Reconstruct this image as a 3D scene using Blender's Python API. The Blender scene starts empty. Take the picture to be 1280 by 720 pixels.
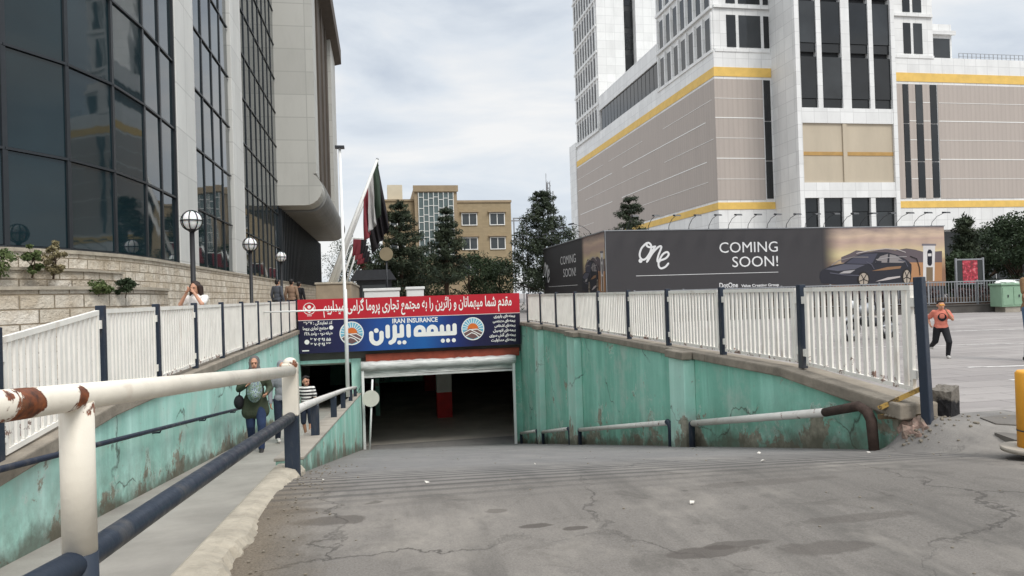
import bpy, bmesh, math, random
import numpy as np
from mathutils import Vector, Matrix, Quaternion
R = math.radians
sc = bpy.context.scene
COL = sc.collection
# ------------------------------------------------------------------ camera
EYE = 1.36
cd = bpy.data.cameras.new('camera'); cam = bpy.data.objects.new('camera', cd); COL.objects.link(cam)
cd.sensor_width = 36; cd.lens = 36 * 880 / 1280; cd.clip_end = 4000; cd.clip_start = 0.05
cam.matrix_world = Matrix.Translation((0, 0, EYE)) @ Matrix.Rotation(R(90) + math.atan(7 / 880), 4, 'X') @ Matrix.Rotation(-0.031, 4, 'Z')
sc.camera = cam
# ------------------------------------------------------------------ sky and sun (overcast)
SUN_EL, SUN_AZ = R(52), math.atan2(0.62, -0.78)
w = bpy.data.worlds.new('World'); sc.world = w; w.use_nodes = True
nt = w.node_tree; N = nt.nodes; L = nt.links; N.clear()
wo = N.new('ShaderNodeOutputWorld')
sky = N.new('ShaderNodeTexSky'); sky.sky_type = 'NISHITA'; sky.sun_disc = False
sky.sun_elevation = SUN_EL; sky.sun_rotation = SUN_AZ
b1 = N.new('ShaderNodeBackground'); b1.inputs[1].default_value = 0.1; L.new(sky.outputs[0], b1.inputs[0])
tc = N.new('ShaderNodeTexCoord'); mp = N.new('ShaderNodeMapping'); mp.inputs['Scale'].default_value = (1, 1, 3.2)
L.new(tc.outputs['Generated'], mp.inputs[0])
n1 = N.new('ShaderNodeTexNoise'); n1.inputs['Scale'].default_value = 2.5; n1.inputs['Detail'].default_value = 7; n1.inputs['Roughness'].default_value = .55
n1.inputs['Distortion'].default_value = .35
L.new(mp.outputs[0], n1.inputs['Vector'])
cr = N.new('ShaderNodeValToRGB'); L.new(n1.outputs['Fac'], cr.inputs[0])
cr.color_ramp.elements[0].position = .34; cr.color_ramp.elements[0].color = (.44, .49, .56, 1)
cr.color_ramp.elements[1].position = .62; cr.color_ramp.elements[1].color = (.73, .73, .725, 1)
e = cr.color_ramp.elements.new(.48); e.color = (.59, .63, .675, 1)
b2 = N.new('ShaderNodeBackground'); L.new(cr.outputs[0], b2.inputs[0])
sx = N.new('ShaderNodeSeparateXYZ'); L.new(tc.outputs['Generated'], sx.inputs[0])      # an overcast sky is brighter towards the zenith
mr = N.new('ShaderNodeMapRange'); mr.inputs['From Min'].default_value = .38; mr.inputs['From Max'].default_value = 1.0; mr.inputs['To Min'].default_value = .95; mr.inputs['To Max'].default_value = 2.5
L.new(sx.outputs[2], mr.inputs['Value']); L.new(mr.outputs[0], b2.inputs[1])
mx = N.new('ShaderNodeMixShader'); mx.inputs[0].default_value = .93
L.new(b1.outputs[0], mx.inputs[1]); L.new(b2.outputs[0], mx.inputs[2]); L.new(mx.outputs[0], wo.inputs[0])
sd = bpy.data.lights.new('sun', 'SUN'); sd.energy = 1.5; sd.angle = R(20); sd.color = (1, .96, .9)
so = bpy.data.objects.new('sun', sd); COL.objects.link(so)
sv = Vector((math.sin(SUN_AZ) * math.cos(SUN_EL), math.cos(SUN_AZ) * math.cos(SUN_EL), math.sin(SUN_EL)))
so.rotation_euler = (-sv).to_track_quat('-Z', 'Y').to_euler()
sc.cycles.diffuse_bounces = 8; sc.cycles.max_bounces = 14
sc.view_settings.view_transform = 'Standard'; sc.view_settings.look = 'None'
sc.view_settings.gamma = 1; sc.view_settings.exposure = 0.45; sc.view_settings.use_curve_mapping = False

# ------------------------------------------------------------------ frame: t across the ramp, s along it, z up
TH = math.atan(164 / 880); CT, ST = math.cos(TH), math.sin(TH)
def W(t, s, z=0.0): return Vector((t * CT - s * ST, t * ST + s * CT, z))
def prop(o, label=None, cat=None, group=None, kind=None):
    if label: o['label'] = label
    if cat: o['category'] = cat
    if group: o['group'] = group
    if kind: o['kind'] = kind
    return o
def thing(name, label, cat, org, group=None, rz=0.0, frame=True):
    o = bpy.data.objects.new(name, None); COL.objects.link(o); o.empty_display_size = .2
    o.location = W(*org) if frame else Vector(org)
    o.rotation_euler = (0, 0, (TH if frame else 0) + rz)
    return prop(o, label, cat, group)
class MB:
    def __init__(self): self.v = []; self.f = []; self.m = []; self.sm = []; self.uv = None
    def face(self, idx, m=0, s=False): self.f.append(tuple(idx)); self.m.append(m); self.sm.append(s)
    def add(self, vs, fs, m=0, s=False):
        b = len(self.v); self.v += [tuple(p) for p in vs]
        for f in fs: self.face([b + i for i in f], m, s)
        return self
    def box(self, x0, x1, y0, y1, z0, z1, m=0):
        if x0 > x1: x0, x1 = x1, x0
        if y0 > y1: y0, y1 = y1, y0
        if z0 > z1: z0, z1 = z1, z0
        return self.add([(x0, y0, z0), (x1, y0, z0), (x1, y1, z0), (x0, y1, z0), (x0, y0, z1), (x1, y0, z1), (x1, y1, z1), (x0, y1, z1)],
            [(3, 2, 1, 0), (4, 5, 6, 7), (0, 1, 5, 4), (1, 2, 6, 5), (2, 3, 7, 6), (3, 0, 4, 7)], m)
    def bar(self, a, b, wx, wy, m=0, up=(0, 0, 1)):
        a = Vector(a); b = Vector(b); d = (b - a).normalized(); u = Vector(up)
        x = d.cross(u)
        if x.length < 1e-4: x = Vector((1, 0, 0))
        x.normalize(); y = x.cross(d)
        x *= wx / 2; y *= wy / 2
        return self.add([a - x - y, a + x - y, a + x + y, a - x + y, b - x - y, b + x - y, b + x + y, b - x + y],
            [(3, 2, 1, 0), (4, 5, 6, 7), (0, 1, 5, 4), (1, 2, 6, 5), (2, 3, 7, 6), (3, 0, 4, 7)], m)
    def tube(self, pts, r, n=12, m=0, caps=True, smooth=True):
        pts = [Vector(p) for p in pts]; k = len(pts)
        rs = r if isinstance(r, (list, tuple)) else [r] * k
        b = len(self.v); px = None
        for i, p in enumerate(pts):
            d = (pts[min(i + 1, k - 1)] - pts[max(i - 1, 0)]).normalized()
            if px is None:
                px = d.orthogonal().normalized()
            else:
                px = (px - d * px.dot(d)).normalized()
            py = d.cross(px)
            for j in range(n):
                a = 2 * math.pi * j / n
                self.v.append(tuple(p + (px * math.cos(a) + py * math.sin(a)) * rs[i]))
        for i in range(k - 1):
            for j in range(n):
                self.face((b + i * n + j, b + i * n + (j + 1) % n, b + (i + 1) * n + (j + 1) % n, b + (i + 1) * n + j), m, smooth)
        if caps:
            self.face([b + j for j in range(n)][::-1], m); self.face([b + (k - 1) * n + j for j in range(n)], m)
        return self
    def capsule(self, a, c, ra, rb, n=12, m=0):
        a = Vector(a); c = Vector(c); d = c - a
        if d.length < 1e-5: d = Vector((0, 0, 1e-4))
        d.normalize(); P = []; RR = []
        for q in range(0, 5):
            an = math.pi / 2 * q / 4
            P.append(a - d * ra * math.cos(an)); RR.append(max(ra * math.sin(an), ra * .02))
        for q in range(0, 5):
            an = math.pi / 2 * q / 4
            P.append(c + d * rb * math.sin(an)); RR.append(max(rb * math.cos(an), rb * .02))
        return self.tube(P, RR, n, m)
    def ellipsoid(self, c, rx, ry, rz, nu=14, nv=9, m=0, rot=None):
        b = len(self.v); c = Vector(c)
        for i in range(nv + 1):
            ph = math.pi * i / nv; s_ = max(math.sin(ph), .012)
            for j in range(nu):
                a = 2 * math.pi * j / nu
                p = Vector((rx * s_ * math.cos(a), ry * s_ * math.sin(a), -rz * math.cos(ph)))
                if rot is not None: p = rot @ p
                self.v.append(tuple(c + p))
        for i in range(nv):
            for j in range(nu):
                self.face((b + i * nu + j, b + i * nu + (j + 1) % nu, b + (i + 1) * nu + (j + 1) % nu, b + (i + 1) * nu + j), m, True)
        self.face([b + j for j in range(nu)][::-1], m, True); self.face([b + nv * nu + j for j in range(nu)], m, True)
        return self
    def prism_s(self, poly, s0, s1, m=0):           # polygon in (t,z), counter-clockwise seen from -s, extruded along s
        n = len(poly)
        a = sum(poly[i][0] * poly[(i + 1) % n][1] - poly[(i + 1) % n][0] * poly[i][1] for i in range(n))
        if a < 0: poly = poly[::-1]
        b = len(self.v)
        self.v += [(x, s0, z) for x, z in poly] + [(x, s1, z) for x, z in poly]
        self.face([b + i for i in range(n)], m); self.face([b + n + i for i in range(n)][::-1], m)
        for i in range(n):
            j = (i + 1) % n
            self.face((b + i, b + n + i, b + n + j, b + j), m)
        return self
    def prism_t(self, poly, t0, t1, m=0):           # polygon in (s,z) extruded along t
        n = len(poly)
        a = sum(poly[i][0] * poly[(i + 1) % n][1] - poly[(i + 1) % n][0] * poly[i][1] for i in range(n))
        if a < 0: poly = poly[::-1]
        b = len(self.v); lo, hi = min(t0, t1), max(t0, t1)
        self.v += [(lo, y, z) for y, z in poly] + [(hi, y, z) for y, z in poly]
        self.face([b + i for i in range(n)][::-1], m); self.face([b + n + i for i in range(n)], m)
        for i in range(n):
            j = (i + 1) % n
            self.face((b + i, b + j, b + n + j, b + n + i), m)
        return self
    def prism_z(self, poly, z0, z1, m=0):
        n = len(poly)
        a = sum(poly[i][0] * poly[(i + 1) % n][1] - poly[(i + 1) % n][0] * poly[i][1] for i in range(n))
        if a < 0: poly = poly[::-1]
        b = len(self.v)
        self.v += [(x, y, z0) for x, y in poly] + [(x, y, z1) for x, y in poly]
        self.face([b + i for i in range(n)][::-1], m); self.face([b + n + i for i in range(n)], m)
        for i in range(n):
            j = (i + 1) % n
            self.face((b + i, b + j, b + n + j, b + n + i), m)
        return self
    def stroke(self, pts, wd, d, at, m=0):          # flat ribbon with round ends in a (t,z) plane; at(x,y,depth)
        for a, c in zip(pts[:-1], pts[1:]):
            dx, dy = c[0] - a[0], c[1] - a[1]; l = math.hypot(dx, dy) or 1e-6
            nx, ny = -dy / l * wd / 2, dx / l * wd / 2
            q = [(a[0] - nx, a[1] - ny), (c[0] - nx, c[1] - ny), (c[0] + nx, c[1] + ny), (a[0] + nx, a[1] + ny)]
            self.add([at(x, y, d) for x, y in q], [(0, 1, 2, 3)], m)
            d += .00006
        for p in pts:
            self.disc(p, wd / 2, d, at, m); d += .00006
        return self
    def disc(self, c, r, d, at, m=0, n=14, a0=0, a1=360):
        P = [(c[0] + r * math.cos(R(a0 + (a1 - a0) * i / n)), c[1] + r * math.sin(R(a0 + (a1 - a0) * i / n))) for i in range(n + (a1 - a0 < 360))]
        return self.add([at(x, y, d) for x, y in P], [tuple(range(len(P)))], m)
    def text(self, body, size, x, y, at, d, align='CENTER', bold=0.0, width=None, m=0, shear=0):
        c = bpy.data.curves.new('txt', 'FONT'); c.body = body; c.size = size; c.align_x = align; c.offset = bold; c.shear = shear; c.resolution_u = 3
        o = bpy.data.objects.new('txt', c); COL.objects.link(o)
        bpy.context.view_layer.update()
        me = bpy.data.meshes.new_from_object(o.evaluated_get(bpy.context.evaluated_depsgraph_get()))
        bpy.data.objects.remove(o)
        xs = [v.co.x for v in me.vertices]
        k = 1.0
        if width and xs: k = width / (max(xs) - min(xs))
        self.add([at(x + v.co.x * k, y + v.co.y, d) for v in me.vertices], [tuple(p.vertices) for p in me.polygons], m)
        bpy.data.meshes.remove(me); bpy.data.curves.remove(c)
        return self
    def build(self, name, mat, parent=None, org=(0, 0, 0), smooth=None, kind=None, bevel=0):
        me = bpy.data.meshes.new(name)
        me.from_pydata([(x - org[0], y - org[1], z - org[2]) for x, y, z in self.v], [], self.f)
        for mm in (mat if isinstance(mat, (list, tuple)) else [mat]): me.materials.append(mm)
        me.polygons.foreach_set('material_index', self.m)
        me.polygons.foreach_set('use_smooth', self.sm if smooth is None else [smooth] * len(self.f))
        if self.uv:
            ul = me.uv_layers.new(name='UVMap')
            for p in me.polygons:
                for li, vi in zip(p.loop_indices, p.vertices): ul.data[li].uv = self.uv[vi]
        me.update()
        o = bpy.data.objects.new(name, me); COL.objects.link(o)
        if parent is not None: o.parent = parent
        else:
            o.location = W(*org); o.rotation_euler = (0, 0, TH)
        if kind: o['kind'] = kind
        if bevel:
            bv = o.modifiers.new('bevel', 'BEVEL'); bv.width = bevel; bv.segments = 2; bv.limit_method = 'ANGLE'
        return o
def copy_tree(root, loc, rz, label, group=None):
    r = root.copy(); COL.objects.link(r); r.location = loc; r.rotation_euler = (0, 0, rz); r['label'] = label
    if group: r['group'] = group
    for ch in root.children:
        c = ch.copy(); COL.objects.link(c); c.parent = r
        for g in ch.children:
            d = g.copy(); COL.objects.link(d); d.parent = c
    return r

# ------------------------------------------------------------------ materials
def srgb(r, g, b):
    f = lambda c: (c / 255 / 12.92) if c / 255 <= .04045 else ((c / 255 + .055) / 1.055) ** 2.4
    return (f(r), f(g), f(b), 1)
def sc4(c, k): return (c[0] * k, c[1] * k, c[2] * k, 1)
class MT:
    def __init__(self, name, rough=.7, metal=0.0, spec=.4):
        self.m = bpy.data.materials.new(name); self.m.use_nodes = True
        self.t = self.m.node_tree; self.b = self.t.nodes['Principled BSDF']
        self.b.inputs['Roughness'].default_value = rough; self.b.inputs['Metallic'].default_value = metal
        self.b.inputs['Specular IOR Level'].default_value = spec
        self.co = self.n('ShaderNodeTexCoord')
    def n(self, ty, **kw):
        x = self.t.nodes.new(ty)
        for k, v in kw.items(): setattr(x, k, v)
        return x
    def l(self, a, b): self.t.links.new(a, b)
    def vec(self, scale=(1, 1, 1), src='Object', rot=(0, 0, 0), loc=(0, 0, 0)):
        m = self.n('ShaderNodeMapping'); m.inputs['Scale'].default_value = scale; m.inputs['Rotation'].default_value = rot; m.inputs['Location'].default_value = loc
        self.l(self.co.outputs[src], m.inputs[0]); return m.outputs[0]
    def noise(self, v, scale, detail=5, rough=.55, dist=0):
        x = self.n('ShaderNodeTexNoise'); x.inputs['Scale'].default_value = scale; x.inputs['Detail'].default_value = detail
        x.inputs['Roughness'].default_value = rough; x.inputs['Distortion'].default_value = dist
        self.l(v, x.inputs['Vector']); return x.outputs['Fac']
    def ramp(self, f, stops, interp='LINEAR'):
        x = self.n('ShaderNodeValToRGB'); x.color_ramp.interpolation = interp; el = x.color_ramp.elements
        while len(el) < len(stops): el.new(.5)
        for q, (p, c) in zip(el, stops):
            q.position = p; q.color = c if isinstance(c, tuple) else (c, c, c, 1)
        self.l(f, x.inputs[0]); return x.outputs[0]
    def mix(self, fac, a, b, mode='MIX'):
        x = self.n('ShaderNodeMix', data_type='RGBA', blend_type=mode)
        for s, i in ((fac, 0), (a, 6), (b, 7)):
            if hasattr(s, 'is_output'): self.l(s, x.inputs[i])
            else: x.inputs[i].default_value = s
        return x.outputs[2]
    def math(self, op, a, b=0.0, clamp=False):
        x = self.n('ShaderNodeMath', operation=op); x.use_clamp = clamp
        for s, i in ((a, 0), (b, 1)):
            if hasattr(s, 'is_output'): self.l(s, x.inputs[i])
            else: x.inputs[i].default_value = s
        return x.outputs[0]
    def sep(self, v):
        x = self.n('ShaderNodeSeparateXYZ'); self.l(v, x.inputs[0]); return x.outputs
    def col(self, c):
        if hasattr(c, 'is_output'): self.l(c, self.b.inputs['Base Color'])
        else: self.b.inputs['Base Color'].default_value = c
        return self
    def bump(self, h, strength=.3, dist=.02):
        x = self.n('ShaderNodeBump'); x.inputs['Strength'].default_value = strength; x.inputs['Distance'].default_value = dist
        self.l(h, x.inputs['Height']); self.l(x.outputs[0], self.b.inputs['Normal']); return self
    def rough(self, r):
        if hasattr(r, 'is_output'): self.l(r, self.b.inputs['Roughness'])
        else: self.b.inputs['Roughness'].default_value = r
        return self
def simple(name, c, rough=.6, var=.18, scale=6, metal=0, spec=.4, bump=0, stretch=(1, 1, 1), fine=0):
    M = MT(name, rough, metal, spec); v = M.vec(stretch)
    f = M.noise(v, scale, 6, .6)
    M.col(M.ramp(f, [(.25, sc4(c, 1 - var)), (.75, sc4(c, 1 + var))]))
    if bump: M.bump(M.noise(v, scale * (fine or 6), 4), bump, .01)
    return M.m

CAR={'mountains': [(24.77, 2.79), (25.31, 2.98), (25.7, 3.15), (26.55, 3.06), (27.49, 3.2), (28.11, 3.1), (28.83, 3.2), (29.38, 3.12), (30.01, 2.96), (31.1, 3.01), (31.08, 2.36), (24.76, 2.49)], 'field': [(28.08, 2.43), (31.08, 2.37), (31.03, 1.32), (28.04, 1.33)], 'body': [(23.41, 1.73), (23.46, 2.0), (23.61, 2.13), (24.07, 2.33), (24.91, 2.46), (25.46, 2.77), (26.08, 2.97), (26.86, 3.03), (27.64, 3.0), (28.26, 2.84), (28.8, 2.56), (29.11, 2.31), (29.11, 2.0), (29.03, 1.51), (28.82, 1.2), (28.51, 1.25), (26.48, 1.2), (25.63, 1.23), (24.49, 1.29), (23.51, 1.42)], 'windshield': [(25.03, 2.45), (25.61, 2.8), (26.31, 2.95), (27.01, 2.95), (26.66, 2.44), (26.37, 2.38)], 'side_window': [(26.84, 2.45), (27.16, 2.79), (27.63, 2.91), (28.1, 2.83), (28.73, 2.45), (28.56, 2.4)], 'window_post': [(27.58, 2.44), (27.66, 2.91), (27.76, 2.91), (27.71, 2.43)], 'headlight': [(24.59, 1.9), (24.9, 2.03), (25.59, 2.08), (25.27, 1.9)], 'sheen': [(26.79, 1.4), (27.58, 1.61), (28.37, 1.67), (28.37, 1.59), (27.58, 1.47)], 'reflection': [(26.58, 1.99), (27.6, 2.19), (28.47, 2.22), (28.39, 2.09), (27.52, 2.02)], 'hood': [(23.76, 2.16), (24.91, 2.41), (26.21, 2.34), (25.59, 2.12), (24.52, 2.04)], 'mirror': [(26.83, 2.4), (26.92, 2.55), (27.23, 2.53), (27.22, 2.4)], 'wheel1': [(26.45, 1.55), (26.43, 1.42), (26.37, 1.31), (26.28, 1.22), (26.17, 1.16), (26.05, 1.15), (25.93, 1.17), (25.83, 1.23), (25.75, 1.32), (25.7, 1.44), (25.68, 1.57), (25.71, 1.69), (25.76, 1.81), (25.85, 1.9), (25.96, 1.95), (26.08, 1.97), (26.2, 1.95), (26.31, 1.88), (26.39, 1.79), (26.44, 1.67)], 'rim1': [(26.37, 1.54), (26.35, 1.43), (26.31, 1.33), (26.24, 1.26), (26.16, 1.21), (26.07, 1.2), (25.98, 1.22), (25.9, 1.27), (25.84, 1.35), (25.8, 1.44), (25.79, 1.55), (25.81, 1.66), (25.85, 1.75), (25.92, 1.83), (26.0, 1.87), (26.09, 1.89), (26.18, 1.87), (26.26, 1.82), (26.33, 1.74), (26.36, 1.64)], 'wheel2': [(29.06, 1.62), (29.04, 1.48), (28.99, 1.36), (28.92, 1.26), (28.84, 1.2), (28.74, 1.18), (28.65, 1.2), (28.57, 1.27), (28.51, 1.37), (28.47, 1.49), (28.46, 1.63), (28.48, 1.77), (28.53, 1.89), (28.6, 1.99), (28.69, 2.05), (28.78, 2.07), (28.87, 2.05), (28.95, 1.98), (29.02, 1.88), (29.05, 1.75)], 'rim2': [(29.0, 1.6), (28.98, 1.49), (28.95, 1.38), (28.89, 1.3), (28.83, 1.25), (28.76, 1.23), (28.69, 1.25), (28.63, 1.31), (28.59, 1.39), (28.56, 1.5), (28.56, 1.62), (28.57, 1.73), (28.61, 1.84), (28.66, 1.92), (28.72, 1.97), (28.79, 1.99), (28.86, 1.97), (28.92, 1.91), (28.96, 1.83), (28.99, 1.72)], 'charger': [(29.9, 3.34), (30.67, 3.32), (30.54, 1.33), (29.82, 1.35)], 'charger_roof': [(29.83, 3.44), (30.73, 3.42), (30.73, 3.31), (29.82, 3.33)], 'charger_face': [(30.15, 2.99), (30.24, 3.11), (30.38, 3.1), (30.46, 2.98), (30.43, 2.3), (30.35, 2.19), (30.2, 2.2), (30.13, 2.31)], 'charger_screen': [(30.18, 2.88), (30.41, 2.88), (30.41, 2.73), (30.18, 2.73)], 'charger_foot': [(30.05, 2.12), (30.47, 2.11), (30.44, 1.34), (30.02, 1.35)]}
LOGO=[[(14.05, 3.57), (13.73, 3.54), (13.57, 3.65), (13.67, 3.77), (13.82, 3.63), (13.77, 3.3), (13.51, 2.95), (13.29, 2.92), (13.18, 3.14), (13.29, 3.49), (13.57, 3.75)], [(14.04, 3.57), (13.78, 3.2), (13.57, 2.79)], [(13.61, 2.83), (13.91, 3.26), (14.25, 3.56), (14.38, 3.52), (14.2, 3.1), (14.14, 2.81), (14.26, 2.79)], [(14.22, 2.82), (14.59, 2.94), (14.77, 3.13), (14.69, 3.27), (14.45, 3.16), (14.23, 2.82), (14.2, 2.57), (14.32, 2.43), (14.56, 2.5), (14.73, 2.67)]]
LOGODOT=[(13.22, 2.85)]
def paint(name, c, rust=.5, rough=.45, rustscale=3.0, thr=.62, spots=(), foot=None):
    M = MT(name, rough, 0, .4); v = M.vec()
    base = M.ramp(M.noise(v, 3, 5), [(.3, sc4(c, .9)), (.7, sc4(c, 1.04))])
    grime = M.noise(M.vec((2.5, 2.5, .8)), 2, 6, .65)
    base = M.mix(M.ramp(grime, [(.55, 0.0), (.85, .35)]), base, (.30, .26, .2, 1))
    if rust:
        f = M.noise(v, rustscale, 8, .68, .4)
        for (cx, cy, cz, rr, am) in spots:                     # rust blisters at welds and knocks
            dv = M.n('ShaderNodeVectorMath', operation='DISTANCE'); M.l(v, dv.inputs[0]); dv.inputs[1].default_value = (cx, cy, cz)
            f = M.math('ADD', f, M.math('MULTIPLY', M.math('SUBTRACT', 1.0, M.math('DIVIDE', dv.outputs['Value'], rr), True), am))
        if foot: f = M.math('ADD', f, M.math('MULTIPLY', M.math('SUBTRACT', 1.0, M.math('DIVIDE', M.math('ABSOLUTE', M.math('SUBTRACT', M.sep(M.co.outputs['Object'])[2], foot[0])), foot[1]), True), foot[2]))
        f = M.math('ADD', f, M.math('MULTIPLY', M.math('SUBTRACT', M.noise(v, 60, 3, .6), .5), .12))
        mask = M.ramp(f, [(thr, 0.0), (thr + .035, 1.0)])
        rc = M.ramp(M.noise(v, 30, 5), [(.35, srgb(62, 36, 24)), (.6, srgb(122, 66, 34)), (.8, srgb(160, 96, 50))])
        base = M.mix(M.math('MULTIPLY', mask, rust), base, rc)
        if rust > .8: dr_ = M.noise(M.vec((14, 3, 1.0)), 1.3, 5, .6); base = M.mix(M.ramp(dr_, [(.6, 0.0), (.76, .35)]), base, srgb(150, 112, 78))
        M.rough(M.ramp(M.noise(v, 11, 5, .65), [(.3, rough - .1), (.7, rough + .22)]))
        M.bump(M.math('ADD', M.math('MULTIPLY', mask, -1.0), M.math('MULTIPLY', M.noise(v, 26, 4, .6), .9)), .5, .004)
    M.col(base); return M.m
def wall_paint(name, c, c2, slope, s0, peel, side_dirt, streak=.5):
    # worn green paint with streaks, flaked patches and a dirty splash zone along the foot
    M = MT(name, .75, 0, .25); v = M.vec()
    x, y, z = M.sep(M.co.outputs['Object'])
    big = M.noise(v, .55, 6, .6)
    base = M.ramp(big, [(.28, sc4(c, .86)), (.5, c), (.75, c2)])
    st = M.noise(M.vec((1.0, 1.1, .16)), 2.0, 9, .7, .15)
    base = M.mix(M.ramp(st, [(.46, 0.0), (.72, streak)]), base, sc4(c2, 1.35))
    st2 = M.noise(M.vec((1.0, 2.2, .12), loc=(7, 3, 1)), 2.0, 9, .72, .1)
    st2 = M.math('ADD', M.math('SUBTRACT', st2, .12), M.math('MULTIPLY', M.math('ADD', M.math('MULTIPLY', z, .8), .75, True), .17))      # runs start at the coping
    base = M.mix(M.ramp(st2, [(.54, 0.0), (.78, .5)]), base, sc4(c, .5))
    h = M.math('ADD', z, M.math('MULTIPLY', M.math('SUBTRACT', y, s0), slope))       # height above the ramp
    foot = M.math('SUBTRACT', 1.0, M.math('MULTIPLY', h, 1.25), True)
    nz = M.noise(v, .95, 9, .72, .3)
    pf = M.math('ADD', nz, M.math('MULTIPLY', foot, .16))
    pm = M.ramp(pf, [(peel, 0.0), (peel + .018, 1.0)])
    plaster = M.ramp(M.noise(v, 14, 6), [(.3, srgb(128, 118, 104)), (.7, srgb(178, 167, 150))])
    base = M.mix(M.math('MULTIPLY', M.ramp(pf, [(peel - .035, 0.0), (peel - .004, .7), (peel, 0.0)]), M.ramp(M.noise(v, 5, 4), [(.45, 0.0), (.55, 1.0)])), base, srgb(214, 222, 214))
    ch = M.noise(M.vec(loc=(3, 8, 2)), 6.5, 7, .72); base = M.mix(M.ramp(ch, [(.66, 0.0), (.675, .75)]), base, plaster)
    bl_ = M.noise(M.vec(loc=(1, 5, 9)), 1.1, 6, .68); base = M.mix(M.ramp(bl_, [(.5, 0.0), (.72, .6)]), base, srgb(196, 206, 196))
    base = M.mix(M.math('MULTIPLY', pm, .9), base, plaster)
    dp = M.math('ADD', M.math('MULTIPLY', h, 2.4), M.math('MULTIPLY', M.math('SUBTRACT', M.noise(M.vec(loc=(5, 1, 7)), 1.5, 7, .65), .5), 2.2))
    base = M.mix(M.ramp(dp, [(.12, .75), (.55, 0.0)]), base, srgb(84, 86, 74))
    dm = M.math('MULTIPLY', foot, M.ramp(M.noise(v, 3.1, 7, .65), [(.32, 0.0), (.72, side_dirt)]))
    base = M.mix(dm, base, srgb(92, 84, 70))
    vo = M.n('ShaderNodeTexVoronoi', feature='DISTANCE_TO_EDGE'); vo.inputs['Scale'].default_value = .42
    wv = M.n('ShaderNodeVectorMath', operation='ADD'); ns = M.n('ShaderNodeTexNoise'); ns.inputs['Scale'].default_value = 1.6; ns.inputs['Detail'].default_value = 6
    M.l(v, ns.inputs['Vector']); M.l(v, wv.inputs[0]); M.l(ns.outputs['Color'], wv.inputs[1]); M.l(wv.outputs[0], vo.inputs['Vector'])
    ck = M.ramp(vo.outputs['Distance'], [(.0, 1.0), (.011, 0.0)])
    ckm = M.math('MULTIPLY', ck, M.ramp(M.noise(v, .8, 3), [(.5, 0.0), (.58, .8)]))
    base = M.mix(ckm, base, srgb(70, 66, 58))
    M.col(base)
    M.bump(M.math('ADD', M.math('MULTIPLY', pm, -.6), M.noise(v, 24, 5)), .35, .01)
    return M.m
STAINS = [(-.36, 4.5, .24, .11, .6), (-.6, 4.8, .2, .07, .5), (.86, 4.05, .1, .04, .75), (1.07, 3.95, .07, .035, .75), (1.55, 3.4, .3, .07, .65), (1.84, 3.46, .2, .05, .6), (2.2, 3.3, .3, .1, .5), (2.68, 3.68, .4, .07, .4), (.68, 4.42, .07, .05, .5), (2.6, 4.6, .6, .09, .3), (.9, 5.3, .8, .08, .3)]
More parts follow.
